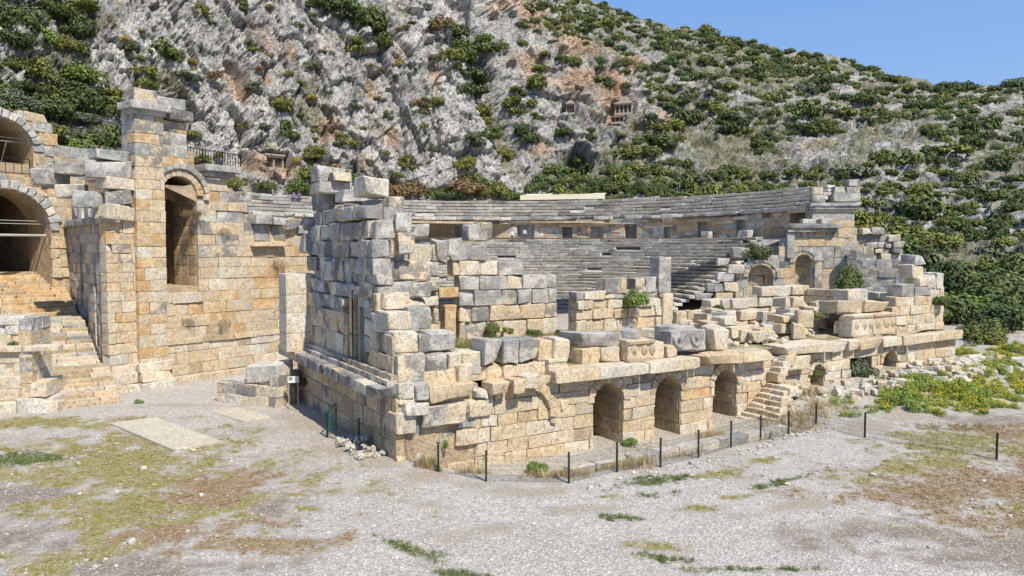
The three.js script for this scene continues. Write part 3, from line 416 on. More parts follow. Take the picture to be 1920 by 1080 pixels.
// ---------------------------------------------------------------- left retaining wall of the seats, with its arched window and tall pier
const AX_ = 0.6, AD_ = 0.8, A0 = [-22.6, 41.6], ATURN = Math.atan2(AD_, AX_);
const AW = (s, n) => [A0[0] + AX_ * s - AD_ * n, A0[1] + AD_ * s + AX_ * n]; // n goes into the wall
const leftMix = (s, y, r) => { const t = vn(s * .28, y * .3, 4) + 0.25 * (r() - .5); if (y > 9.4 && r() < .38) return pick(r, 'grey', 1, 'stained', 2); if (y < 3.5) return pick(r, 'cream', 4, 'creamB', 2, 'tan', 1, 'ochre', 1); return t > 0.25 ? pick(r, 'ochre', 3, 'cream', 1.5) : t < -0.45 ? pick(r, 'grey', .5, 'stained', 1.2, 'cream', 2, 'creamB', 1) : pick(r, 'cream', 5, 'creamB', 1.2, 'ochre', 1.6); };
{
  const th = thing('retaining_wall', 'tall honey coloured ashlar wall with an arched window beside a pier', 'wall', A0[0], A0[1], 0, ATURN), L = [];
  const win = { a: 3.25, b: 5.5, y0: 5.85, ys: 11.35, y1: 12.5, round: true, ring: 0.5 };
  const top = stepTop([[0, 12.4], [5.2, 12.55], [8.3, 11.3], [8.9, 10.1], [10.8, 9.9], [12.6, 9.2], [14.5, 8.2], [17, 7]]);
  const o = { seed: 21, s0: 3.2, s1: 19, y0: -0.2, ymax: 12.6, course: [0.55, 0.78], len: [0.8, 2.1], dep: 0.5, opens: [win], top, jz: 0.035, rough: 0.018, chip: 0.1, mat: leftMix, thick: 2.4, tone: 0.22, skip: (s, y, r) => (y < 3.4 && r() < 0.03) };
  masonry(L, o);
  voussoirs(L, { seed: 22, x: 4.375, y: 11.35, R: 1.125, t: 0.42, n: 11, z: 0.06, mat: (r) => pick(r, 'ochre', 2, 'cream', 3, 'creamB', 1) });
  voussoirs(L, { seed: 23, x: 4.375, y: 11.35, R: 1.56, t: 0.32, n: 13, a0: -0.15, z: 0.22, dep: 0.7, mat: (r) => pick(r, 'grey', 2, 'stained', 1, 'creamB', 1) });
  // far jamb of the window and the vault behind it
  { const r = rng(24); for (let y = 5.85; y < 11.4; y += 0.62) for (let z = -0.25; z > -2.2; z -= 0.85) { const c = rough(boxCorners(5.47, 5.8, y + .01, y + .61, z - .84, z - .01), r, .012, .05); L.push({ g: hexBlock(c, .025, r, tintOf(r)), m: pick(r, 'tan', 2, 'ochre', 1), name: 'jamb_stone' }); } }
  corePart(th, { ...o, opens: [win], s0: 3.2, inset: 0.1 });
  for (const [nm, ...q] of [['vault_back', 4.2, 7.4, .3, 4.4, 9.2, -7.4], ['vault_roof', 4.2, .3, 5, 4.4, 12.62, -4.95], ['vault_side', .3, 7.2, 5, 2.5, 9.2, -4.95], ['vault_side', .3, 7.2, 5, 6.2, 9.2, -4.95], ['vault_floor', 3.6, .3, 5, 4.35, 5.68, -4.95]]) part(th, nm, withColor(plainBox(...q)), ST.tan);
  // base mouldings
  { const r = rng(25); for (const [y, h, z] of [[-0.2, 0.6, 0.28], [2.35, 0.32, 0.07]]) for (let s = 3.3; s < 18;) { const w = 1.1 + 1.3 * r(); L.push({ g: hexBlock(rough(boxCorners(s + .01, s + w - .01, y, y + h, -.3, z + .05 * r()), r, .025, .2), .04, r, tintOf(r)), m: pick(r, 'cream', 3, 'tan', 1, 'creamB', 1), name: 'moulding_stone' }); s += w; } }
  // moulded capital on the right and a broken cornice further on
  const cap = (s0, s1, y, m, nm) => { const r = rng(Math.round(s0 * 10)); for (const [dy, h, z, e] of [[0, 0.3, 0.28, 0.0], [0.3, 0.42, 0.62, 0.25]]) L.push({ g: hexBlock(rough(boxCorners(s0 - e, s1 + e, y + dy, y + dy + h - .005, -.8, z), r, .02, .1), .05, r), m, name: nm }); };
  cap(6.0, 8.0, 12.6, 'grey', 'capital');
  { const r = rng(27); for (const [s, y, w, h, z, m] of [[9.2, 9.75, 1.3, .62, .65, 'grey'], [10.55, 9.7, 1.1, .6, .6, 'grey'], [11.7, 9.4, 1.2, .6, .55, 'grey'], [9.1, 8.3, 2.6, .28, .5, 'cream'], [9.4, 8.6, 1.2, 1.12, .12, 'grey'], [10.7, 8.6, 1.1, 1.08, .1, 'stained'], [8.4, 11.2, .9, .6, .1, 'pale'], [12.9, 9.2, .9, .55, .05, 'grey']]) L.push({ g: hexBlock(rough(boxCorners(s, s + w - .02, y, y + h, -.4, z), r, .04, .4), .05, r, tintOf(r)), m, name: 'cornice_stone' }); }
  flush(th, L, 'stone_block');
}
{
  const th = thing('corner_pier', 'tall ochre stone pier with a capped top beside the arched window', 'pier', A0[0], A0[1], 0, ATURN), L = [];
  const mix = (s, y, r) => y > 13 ? pick(r, 'grey', 3, 'stained', 2, 'ochre', 1) : y > 2 ? pick(r, 'ochre', 2.2, 'cream', 4, 'creamB', 1, 'stained', s < 1 ? 1.2 : .3) : pick(r, 'creamB', 2, 'pale', 1, 'cream', 2);
  // corner part, then the tall engaged pier
  masonry(L, { seed: 31, s0: 0, s1: 1.72, y0: -.2, ymax: 11.2, course: [.5, .66], len: [.7, 1.3], dep: .8, z: .05, jz: .03, rough: .02, mat: mix, top: stepTop([[0, 9.6], [.8, 10.8]]) });
  const c1 = { seed: 32, s0: 1.55, s1: 3.25, y0: -.2, ymax: 16, course: [.55, .75], len: [.8, 1.7], dep: .9, z: .42, jz: .02, rough: .018, mat: mix }; masonry(L, c1);
  masonry(L, { seed: 33, s0: 3.25, s1: 4.85, y0: 12.9, ymax: 15.7, course: [.55, .75], len: [.8, 1.6], dep: .9, z: .12, jz: .03, rough: .02, mat: mix, top: (s) => s > 4.6 ? 14.9 : 15.8 });
  masonry(L, { seed: 34, s0: 1.6, s1: 3.2, y0: 12.4, ymax: 16, course: [.55, .75], len: [.8, 1.6], dep: .8, z: -.4, mat: mix });
  const r = rng(35), B = (x0, x1, y0, y1, z0, z1, m, nm, j = .02, chip = .15) => L.push({ g: hexBlock(rough(boxCorners(x0, x1, y0, y1, z0, z1), r, j, chip), .05, r, tintOf(r)), m, name: nm });
  B(1.4, 3.4, 15.75, 16.02, -.8, .62, 'grey', 'cornice_stone'); B(1.2, 3.55, 16.02, 16.42, -.9, .85, 'grey', 'cornice_stone'); B(3.56, 5.05, 15.72, 16.3, -.8, .55, 'dark', 'cornice_stone');
  B(1.55, 2.95, 16.42, 17.2, -.8, .45, 'stained', 'cap_stone'); B(2.97, 4.75, 16.35, 17.0, -.8, .3, 'grey', 'cap_stone', .04, .5);
  for (const [y, z] of [[-.2, .75], [.42, .6], [.95, .45]]) { B(-.25, 1.5, y, y + .6, -.6, z - .2, 'creamB', 'base_stone', .05, .4); B(1.5, 3.5, y, y + .6, -.5, z + .08, pick(r, 'creamB', 1, 'pale', 1), 'base_stone', .05, .4); }
  // displaced blocks of the broken top
  for (const [s, y, z, w, h, d, m, yaw] of [[.1, 9.7, .15, 1.7, .85, 1.2, 'creamB', .15], [-.7, 10.4, -.6, 1.6, .9, 1.2, 'grey', .5], [.55, 10.6, .1, 1.4, .8, 1, 'dark', -.25], [.35, 11.4, .0, 1.9, .62, 1.2, 'creamB', .1], [-.2, 12.05, -.1, 2.1, .95, 1.3, 'grey', .12], [.1, 13.05, -.3, 1.8, .55, 1.1, 'grey', -.1], [-1.3, 10.9, -1.5, 1.5, .8, 1.2, 'pale', .8], [-1.9, 11.6, -2.6, 1.5, .9, 1.3, 'grey', .3], [-1.2, 12.2, -1.6, 1.6, .8, 1.1, 'dark', .4]]) { const g = hexBlock(rough(boxCorners(-w / 2, w / 2, 0, h, -d / 2, d / 2), r, .06, .5), .06, r, tintOf(r)); g.rotateZ((r() - .5) * .18); g.rotateY(yaw); g.translate(s + w / 2 - .4, y, z - .3); L.push({ g, m, name: 'displaced_block' }); }
  flush(th, L, 'stone_block');
  const core = part(th, 'rubble_core', withColor(mergeGeometries([plainBox(1.0, 9.4, 1.0, 1.15, 4.6, -.75), plainBox(1.5, 15.8, 1.2, 2.4, 7.8, -.35), plainBox(1.4, 2.6, .9, 4.0, 14.1, -.4), plainBox(2.6, 1.6, 1.6, 4.4, 13.3, -1.4)])), ST.tan);
}
{ // side wall that runs back along the stair, slightly curved, with a dark niche
  const dir = [-0.64, 0.77], st = [A0[0] - .1, A0[1] + .1], ln = 11.5, far = [st[0] + dir[0] * ln, st[1] + dir[1] * ln];
  const th = thing('stair_side_wall', 'shaded grey ashlar wall with narrow niches running back along the stair', 'wall', far[0], far[1], 0, Math.atan2(-dir[1], -dir[0])), L = [];
  const niche = { a: 8.3, b: 9.0, y0: 2.2, ys: 6.6, y1: 7, round: true, ring: 0 }, n2 = { a: 4.2, b: 5.0, y0: 4.5, ys: 8.2, y1: 8.6, round: true, ring: 0 };
  const o = { seed: 41, s0: 0, s1: ln, y0: -.2, ymax: 9.9, course: [.5, .68], len: [.6, 1.3], opens: [niche, n2], top: (s) => 9.6 + .2 * Math.sin(s), dep: .45, jz: .02, thick: .9, inset: .1, mat: (s, y, r) => pick(r, 'grey', 2.2, 'stained', 2.4, 'creamB', 1.2, 'cream', 1.4) };
  masonry(L, o); const r = rng(42); for (let s = 0; s < ln - .3;) { const w = 1 + r(); const c = rough(boxCorners(s + .01, s + w - .01, 9.55, 9.95, -.7, .32), r, .03, .3); L.push({ g: hexBlock(c, .05, r, tintOf(r)), m: pick(r, 'grey', 2, 'dark', 1), name: 'cornice_stone' }); s += w; }
  for (const s of [1, 3, 5.2, 7]) L.push({ g: hexBlock(rough(boxCorners(s, s + 1.6, 9.95, 10.8, -1.4, -.1), r, .08, .6), .06, r, tintOf(r)), m: pick(r, 'grey', 2, 'pale', 1), name: 'displaced_block' });
  flush(th, L, 'stone_block'); corePart(th, { ...o, opens: [niche, n2], s1: ln - 1.2 }); part(th, 'niche_back', withColor(plainBox(ln - 2, 9, .2, ln / 2 - 1, 4.6, -1.3)), ST.grey);
}
{ // two great vaults, one above the other, on the far left
  const P0 = [-30.2, 49.6], th = thing('vaulted_entrance', 'dark double storey vaulted entrance with ragged arches above a stair', 'building', P0[0], P0[1], 0, ATURN), L = [];
  const low = { a: -5.5, b: -.3, y0: 3.5, ys: 9.3, y1: 12, round: true, ring: .55 }, up = { a: -5.2, b: -1.2, y0: 12.75, ys: 14.4, y1: 16.5, round: true, ring: .5 };
  const top = (s) => s > 1.2 ? stepTop([[1.2, 15.4], [2.0, 15.2]])(s) : s > -.6 ? 16.2 - (s + .6) * .7 : 17;
  const o = { seed: 51, s0: -8, s1: 2.7, y0: 0, ymax: 17, course: [.6, .8], len: [.8, 1.6], opens: [low, up], top, bot: (s) => 3, dep: .7, jz: .08, rough: .05, chip: .35, ch: .05, thick: 3.6, mat: (s, y, r) => y > 12.5 ? pick(r, 'grey', 4, 'ochre', 1, 'cream', 1, 'pale', 1) : pick(r, 'ochre', 2, 'cream', 2, 'grey', 1.4), skip: (s, y, r) => s > .5 && y > 11.9 && r() < .12 };
  masonry(L, o); corePart(th, { ...o, opens: [{ ...low }, { ...up }], down: .6 });
  voussoirs(L, { seed: 52, x: -2.9, y: 9.3, R: 2.6, t: .62, n: 17, z: .1, dep: .8, jr: .2, jz: .12, rough: .03, ch: .04, mat: (r) => pick(r, 'grey', 3, 'pale', 1) });
  voussoirs(L, { seed: 53, x: -3.2, y: 14.4, R: 2.0, t: .55, n: 15, z: .1, dep: .8, jr: .2, jz: .12, rough: .03, ch: .04, mat: (r) => pick(r, 'grey', 3, 'pale', 1) });
  flush(th, L, 'stone_block');
  const W = (a, b, c, x, y, z, nm, m = ST.tan) => part(th, nm, withColor(plainBox(a, b, c, x, y, z)), m);
  W(8, 17, .5, -3, 8, -11.2, 'vault_back'); W(.5, 13, 7.4, .2, 6, -7.4, 'vault_side', ST.tan); W(.5, 17, 7.4, -5.8, 8, -7.4, 'vault_side', ST.tan); W(7, .6, 7.4, -3, 12.3, -7.4, 'vault_roof'); W(7, .6, 7.4, -3, 17, -7.4, 'vault_roof'); W(.5, 4, 7.4, -.9, 14.6, -7.4, 'vault_side', ST.tan);
  W(9, 1.2, 3, -3, 13, -2, 'upper_floor', ST.tan).visible = true;
  // tie beams across the lower vault and a rail in the upper one
  const steel = new THREE.MeshStandardMaterial({ color: 0xb9b7b2, roughness: .5, metalness: .3 });
  const b1 = part(th, 'tie_beam', new THREE.CylinderGeometry(.09, .09, 5.3, 10).rotateZ(Math.PI / 2).translate(-2.9, 9.0, -.9), steel); for (const y of [9.75, 9.95]) part(th, 'tie_wire', new THREE.CylinderGeometry(.025, .025, 5.1, 6).rotateZ(Math.PI / 2).translate(-2.9, y, -.9), steel); for (const y of [15.0, 15.25]) part(th, 'tie_wire', new THREE.CylinderGeometry(.025, .025, 3.9, 6).rotateZ(Math.PI / 2).translate(-3.2, y, -.9), steel);
}
function railing(name, label, p, q, h, n, y0, y1 = y0) { // posts, bars and rails between two plan points
  const L = Math.hypot(q[0] - p[0], q[1] - p[1]), th = thing(name, label, 'railing', p[0], p[1], y0, Math.atan2(q[1] - p[1], q[0] - p[0])), sl = (y1 - y0) / L;
  for (let i = 0; i <= n; i++) { const x = L * i / n, big = i % 7 === 0 || i === n, w = big ? .055 : .03; part(th, big ? 'post' : 'bar', plainBox(w, h, w, x, h / 2 + sl * x, 0), ST.iron); }
  for (const y of [h, .12]) { const g = plainBox(Math.hypot(L, y1 - y0), .05, .05); g.rotateZ(Math.atan(sl)); g.translate(L / 2, y + (y1 - y0) / 2, .045); part(th, 'rail', g, ST.iron); }
}
railing('iron_railing', 'dark iron railing in front of the upper vault', [-34.6, 44.4], [-31.3, 48.8], 1.05, 12, 12.85);
railing('iron_railing', 'dark iron railing above the arched window and capital', AW(4.9, .6), AW(9.6, 1.6), 1.15, 21, 13.2);
railing('iron_railing', 'sloping iron handrail below the bush behind the tall pier', [-30.6, 54], [-26.2, 56.6], 1.1, 14, 13.2, 15);
railing('iron_railing', 'far iron railing before the passage doorway next to the right tower', [29.3, 84.5], [32.2, 82.6], 1.1, 12, 9.5);

// ---------------------------------------------------------------- stair, low walls by the entrance
{
  const th = thing('stone_stair', 'worn stone stair climbing to the dark vault beside the pier', 'stair', -21.9, 37.9, 0, Math.atan2(.64, .77)), L = [], r = rng(61);
  const flight = (q0, y0, n, rise, run, w0, w1, mix) => { for (let k = 0; k < n; k++) { let x = w0; while (x < w1 - .1) { const w = Math.min(1.1 + 1.6 * r(), w1 - x), y = y0 + k * rise, z = -(q0 + k * run); L.push({ g: hexBlock(rough(boxCorners(x + .01, x + w - .01, y - .25, y + rise - .01, z - run - .25, z), r, .013, .08), .03, r, tintOf(r, .2)), m: mix(r), name: 'step_stone' }); x += w; } } };
  flight(0, -.05, 8, .205, .36, -1.5, 1.75, (r) => pick(r, 'cream', 3, 'creamB', 2, 'tan', 1)); flight(2.9, 1.4, 1, .2, 1.6, -1.7, 1.9, (r) => pick(r, 'cream', 2, 'tan', 1));
  flight(4.3, 1.6, 12, .2, .40, -2.2, 1.6, (r) => pick(r, 'creamB', 2, 'tan', 2, 'grey', 1)); flight(9.1, 3.8, 1, .2, 1.6, -3.2, 1.6, (r) => pick(r, 'tan', 2, 'cream', 1)); flight(10.6, 4.0, 13, .2, .5, -4.6, 1.6, (r) => pick(r, 'ochre', 3, 'tan', 1));
  flush(th, L, 'step_stone'); part(th, 'rubble_core', withColor(mergeGeometries([plainBox(3.2, 1.3, 5, .1, .6, -5.6), plainBox(3.6, 3.6, 10, -.4, 1.6, -14), plainBox(3.4, 2.3, 3, -.3, 1.1, -8)])), ST.tan);
}
{
  const th = thing('entrance_wall', 'low cream ashlar wall with a moulded ledge beside the stair', 'wall', -31, 36.1, 0, Math.atan2(.12, .99)), L = [], r = rng(62), mix = (s, y, r) => y > 4 ? pick(r, 'grey', 2, 'pale', 1) : pick(r, 'creamB', 3, 'cream', 3, 'stained', .6);
  const o = { seed: 63, s0: 0, s1: 7.2, y0: -.1, ymax: 4.4, course: [.6, .75], len: [.9, 1.9], dep: .6, jz: .03, mat: mix, thick: 1.6, chip: .2, top: (s) => 4.5 }; masonry(L, o); corePart(th, o);
  masonry(L, { ...o, seed: 64, s0: -1.8, s1: 0.2, warp: (v) => [7.2 + v[2], v[1], v[0] - .1], mat: mix });
  const B = (x0, x1, y0, y1, z0, z1, m, nm, j = .03) => L.push({ g: hexBlock(rough(boxCorners(x0, x1, y0, y1, z0, z1), r, j, .4), .05, r, tintOf(r)), m, name: nm });
  for (let x = 0; x < 7; x += 1.7) { B(x, x + 1.66, 3.0, 3.3, -.4, .22, 'creamB', 'ledge_stone', .015); B(x, x + 1.66, -.1, .5, -.4, .4, 'creamB', 'base_stone'); }
  B(6.6, 8.3, -.1, .75, -1.9, .55, 'pale', 'base_stone'); B(7.0, 7.9, .7, 1.5, -1.9, .3, 'creamB', 'base_stone');
  B(3.6, 5.2, 4.35, 5.2, -1.2, -.1, 'grey', 'top_stone', .06); B(5.0, 6.9, 4.3, 4.75, -1.4, .05, 'pale', 'top_stone', .06); B(1.6, 3.5, 4.35, 4.9, -1.2, 0, 'grey', 'top_stone', .06);
  flush(th, L, 'stone_block');
}
{
  const th = thing('parapet_wall', 'short low ashlar parapet with a tilted slab by the information panel', 'wall', -15.6, 39.1, 0, Math.atan2(-.36, .93)), L = [], r = rng(65), mix = (s, y, r) => pick(r, 'creamB', 2, 'stained', 2, 'cream', 2);
  const B = (x0, x1, y0, y1, z0, z1, m, nm = 'stone_block', j = .02, chip = .15, tilt = 0) => { const g = hexBlock(rough(boxCorners(x0, x1, y0, y1, z0, z1), r, j, chip), .04, r, tintOf(r)); if (tilt) { g.translate(-x0, -y0, 0); g.rotateZ(tilt); g.translate(x0, y0, 0); } L.push({ g, m, name: nm }); };
  masonry(L, { seed: 66, s0: 0, s1: 4.0, y0: -.1, ymax: 1.2, list: [.62, .55], course: [.5, .6], len: [.7, 1.4], dep: .6, jz: .03, mat: mix });
  masonry(L, { seed: 67, s0: -1.6, s1: 0, y0: -.1, ymax: 1.2, list: [.62, .55], course: [.5, .6], len: [.7, 1.4], dep: .6, jz: .03, mat: mix, warp: (v) => [-v[2], v[1], v[0]] });
  masonry(L, { seed: 68, s0: 0, s1: 2.2, y0: -.1, ymax: 1.75, list: [.62, .55, .6], course: [.5, .6], len: [.8, 1.4], dep: .6, jz: .03, mat: mix, warp: (v) => [4.0 + v[2], v[1], -v[0]] });
  for (let x = .1; x < 3.7; x += 1.2) B(x, x + 1.17, 1.02, 1.2, -1.7, -.3, pick(r, 'pale', 1, 'creamB', 1), 'top_stone', .02);
  B(1.8, 3.95, 1.17, 2.1, -1.3, -.05, 'pale', 'tilted_slab', .14, 1, .1); B(2.9, 4.02, 1.15, 1.72, -1.9, -.6, 'stained', 'top_stone', .05, .5);
  part(th, 'rubble_core', withColor(plainBox(3.8, 1.05, 1.7, 2, .5, -1)), ST.tan); flush(th, L, 'stone_block');
}

// ---------------------------------------------------------------- stage building: front wall with arches
const frontMix = (s, y, r) => pick(r, 'cream', 4.5, 'creamB', 4, 'tan', .5, 'ochre', .12, 'stained', s < 4 ? .7 : .15);
{
  const th = thing('stage_front_wall', 'long cream ashlar front wall with arched openings under a jutting cornice', 'wall', CX, CD, 0, TURN), L = [];
  const arch = (a, b, ys, y0, ring = .34) => ({ a, b, y0, ys, y1: ys + (b - a) / 2, round: true, ring });
  const opens = [arch(9.3, 11.0, 1.25, -.85), arch(12.9, 14.5, 1.3, -.85), arch(16.7, 18.3, 1.3, -.85), arch(24.0, 25.1, 1.25, -.2, .2), { a: 27.4, b: 29.4, y0: .2, y1: 2.0 }, arch(30.4, 31.8, 1.4, .2, .3)];
  const o = { seed: 71, s0: 3.4, s1: 38, y0: -.95, ymax: 2.42, list: [.62, .55, .6, .5, .58, .52], course: [.5, .6], len: [.8, 2.0], opens, dep: .5, jz: .04, rough: .025, chip: .16, ch: .028, mat: frontMix, thick: 2.6, tone: .2 };
  masonry(L, o); corePart(th, { ...o, s0: .1, down: .12, inset: .08 });
  // the rough, swollen blocks near the corner
  masonry(L, { seed: 72, s0: 0, s1: 3.6, y0: -.95, ymax: 2.5, course: [.55, .72], len: [.7, 1.6], dep: .6, jz: .12, rough: .07, chip: .5, ch: .09, gap: .03, mat: (s, y, r) => s < .9 && y < 1 ? pick(r, 'pale', 1, 'cream', 2) : pick(r, 'cream', 3, 'creamB', 2, 'stained', 1.2, 'grey', .6) });
  for (const q of [opens[0], opens[1], opens[2]]) voussoirs(L, { seed: 73 + q.a, x: (q.a + q.b) / 2, y: q.ys, R: (q.b - q.a) / 2, t: .36, n: 9, z: .07, dep: .6, jz: .06, jr: .1, rough: .025, mat: (r) => pick(r, 'cream', 3, 'creamB', 1, 'tan', 1) });
  for (const q of [opens[3], opens[5]]) voussoirs(L, { seed: 73 + q.a, x: (q.a + q.b) / 2, y: q.ys, R: (q.b - q.a) / 2, t: .26, n: 7, z: .07, dep: .6, jz: .06, jr: .1, rough: .025, mat: (r) => pick(r, 'cream', 3, 'creamB', 1, 'tan', 1) });
  // far jambs and back walls of the arched chambers
  const r = rng(74);
  for (const q of opens) { if (!q.round) continue; let y = -.9; while (y < q.ys) { const h = .5 + .15 * r(); for (let z = -.2; z > -2.4;) { const w = .6 + .6 * r(); L.push({ g: hexBlock(rough(boxCorners(q.b - .025, q.b + .4, y + .008, Math.min(y + h, q.ys + .1) - .008, z - w + .008, z - .008), r, .012, .06), .02, r, tintOf(r)), m: pick(r, 'tan', 3, 'cream', 1), name: 'jamb_stone' }); z -= w; } y += h; } }
  masonry(L, { seed: 75, s0: 8.6, s1: 19, y0: -.9, ymax: 2.3, course: [.5, .65], len: [.6, 1.3], z: -2.6, dep: .3, mat: (s, y, r) => pick(r, 'tan', 3, 'cream', 1), name: 'inner_stone' });
  part(th, 'chamber_back', withColor(mergeGeometries([plainBox(12, 3.4, .3, 14, .7, -3.0), plainBox(10, 2.2, .3, 28, 1.2, -2.9)])), ST.tan).userData.kind = 'stuff';
  // jutting cornice slabs, three broken-off stubs at the near end
  const B = (x0, x1, y0, y1, z0, z1, m, nm, j = .03, chip = .25, ch = .05) => L.push({ g: hexBlock(rough(boxCorners(x0, x1, y0, y1, z0, z1), r, j, chip), ch, r, tintOf(r)), m, name: nm });
  B(3.9, 4.75, 2.18, 2.72, -.5, .62, 'cream', 'cornice_slab', .07, .8, .07); B(4.8, 5.4, 2.2, 2.74, -.5, .68, 'cream', 'cornice_slab', .05, .5, .06); B(5.45, 6.15, 2.3, 2.86, -.5, .6, 'creamB', 'cornice_slab', .05, .5, .06);
  for (const [a, b] of [[6.9, 9.2], [9.22, 11.9], [11.95, 14.9], [15.4, 18.0], [18.02, 20.3]]) B(a, b, 2.42 + .03 * r(), 2.93 + .04 * r(), -.6, .66 + .1 * r(), pick(r, 'cream', 2, 'creamB', 1), 'cornice_slab', .035, .5, .05);
  B(14.95, 15.35, 2.42, 2.9, -.6, .45, 'cream', 'cornice_slab'); B(6.2, 6.9, 2.35, 2.75, -.5, .2, 'cream', 'cornice_slab', .06, 1);
  for (let s = 25.2; s < 37.6;) { const w = 1.0 + 1.8 * r(); B(s, Math.min(s + w, 38.1) - .02, 2.42, 2.92 + .06 * r(), -.6, .38 + .15 * r(), pick(r, 'cream', 2, 'creamB', 2), 'cornice_slab', .04, .5); s += w; }
  B(21.2, 25.1, 2.5, 3.02, -1, .6, 'creamB', 'great_slab', .05, .6); B(21.2, 23.2, 1.75, 2.48, -.5, .55, 'creamB', 'stone_block', .04);
  // remains of a blind arch
  voussoirs(L, { seed: 76, x: 5.75, y: 1.1, R: 1.15, t: .38, n: 5, a0: -.12, a1: 1.35, z: .22, dep: .6, mat: () => 'cream' }); B(6.95, 7.3, .62, 1.05, -.2, .14, 'cream', 'stone_block', .06, 1); B(7.55, 7.95, 1.15, 1.55, -.2, .1, 'creamB', 'stone_block', .04, 1);
  // the corner's small loose stones, wedged on top
  for (const [s, y, w, h, z, m] of [[.05, 2.35, .6, .6, .15, 'pale'], [.7, 2.3, .55, .62, .3, 'grey'], [.25, 1.75, .95, .5, .4, 'pale'], [1.3, 2.1, 2.0, .72, .25, 'cream'], [1.0, 1.25, 1.9, .78, .3, 'stained'], [3.0, 1.35, 1.1, .7, .2, 'creamB'], [3.3, 2.1, .55, .35, .3, 'pale'], [-.05, 1.1, .8, .8, .22, 'stained']]) B(s, s + w, y, y + h, -.6, z, m, 'corner_stone', .07, .8, .09);
  flush(th, L, 'stone_block', 296);
}
const sideFrame = (L, Nfar) => { const [x, d] = SW(L, Nfar); return [x, d, Math.atan2(-EX, ED)]; };
{ // the short side with its long ledge
  const [x, d, t] = sideFrame(0, 14.2), th = thing('stage_side_wall', 'shaded smooth slab wall under a long dark stained ledge', 'wall', x, d, 0, t), L = [], r = rng(81);
  const o = { seed: 82, s0: 0, s1: 14.2, y0: -.3, ymax: 2.36, list: [.95, .85, .9], course: [.8, .9], len: [.9, 1.7], dep: .4, jz: .012, rough: .01, chip: .03, gap: .007, mat: (s, y, r) => pick(r, 'tan', 3, 'cream', 2, 'streak', 1), thick: 1.6 }; masonry(L, o); corePart(th, { ...o, down: .08 });
  for (let s = -1.2; s < 14.0;) { const w = .75 + .75 * r(), m = pick(r, 'dark', 3, 'streak', 2, 'creamB', 1); L.push({ g: hexBlock(rough(boxCorners(s + .006, Math.min(s + w, 14.35) - .006, 2.36, 2.84, -.9, .72 + .04 * r()), r, .02, .2), .05, r, tintOf(r)), m: s > 13 ? 'creamB' : s < .2 ? 'creamB' : m, name: 'ledge_slab' }); s += w; }
  flush(th, L, 'stone_block');
}
{ // terrace of earth on top of the building
  const P = [], U = [], I = [], n = 130, m = 44; for (let j = 0; j <= m; j++) for (let i = 0; i <= n; i++) { const Lx = lerp(.4, 37.8, i / n), N = lerp(.3, 13.5, j / m), [x, d] = SW(Lx, N); P.push(x, 2.86 + .14 * fbm(x * .7, d * .7, 2, 3) + .25 * sstep(Lx, 18, 30) * (.5 + fbm(x * .5, d * .5, 5, 3)), -d); U.push(x * .25, d * .25); }
  for (let j = 0; j < m; j++) for (let i = 0; i < n; i++) { const a = j * (n + 1) + i; I.push(a, a + 1, a + n + 2, a, a + n + 2, a + n + 1); }
  const g = new THREE.BufferGeometry(); g.setAttribute('position', new THREE.Float32BufferAttribute(P, 3)); g.setAttribute('uv', new THREE.Float32BufferAttribute(U, 2)); g.setIndex(I); g.computeVertexNormals();
  const tt = tex(256, (u, v, i, j) => { const w = hsh(i, j, 77); return mix3([0.40, 0.34, 0.24], [0.22, 0.20, 0.09], sstep(tf(u, v, 6, 4, 1500), .42, .6)).map((q) => q * (.7 + .55 * w)); });
  structure('stage_terrace', g, new THREE.MeshStandardMaterial({ map: tt, roughness: .97 }), 'earth and thin grass on top of the stage building');
}
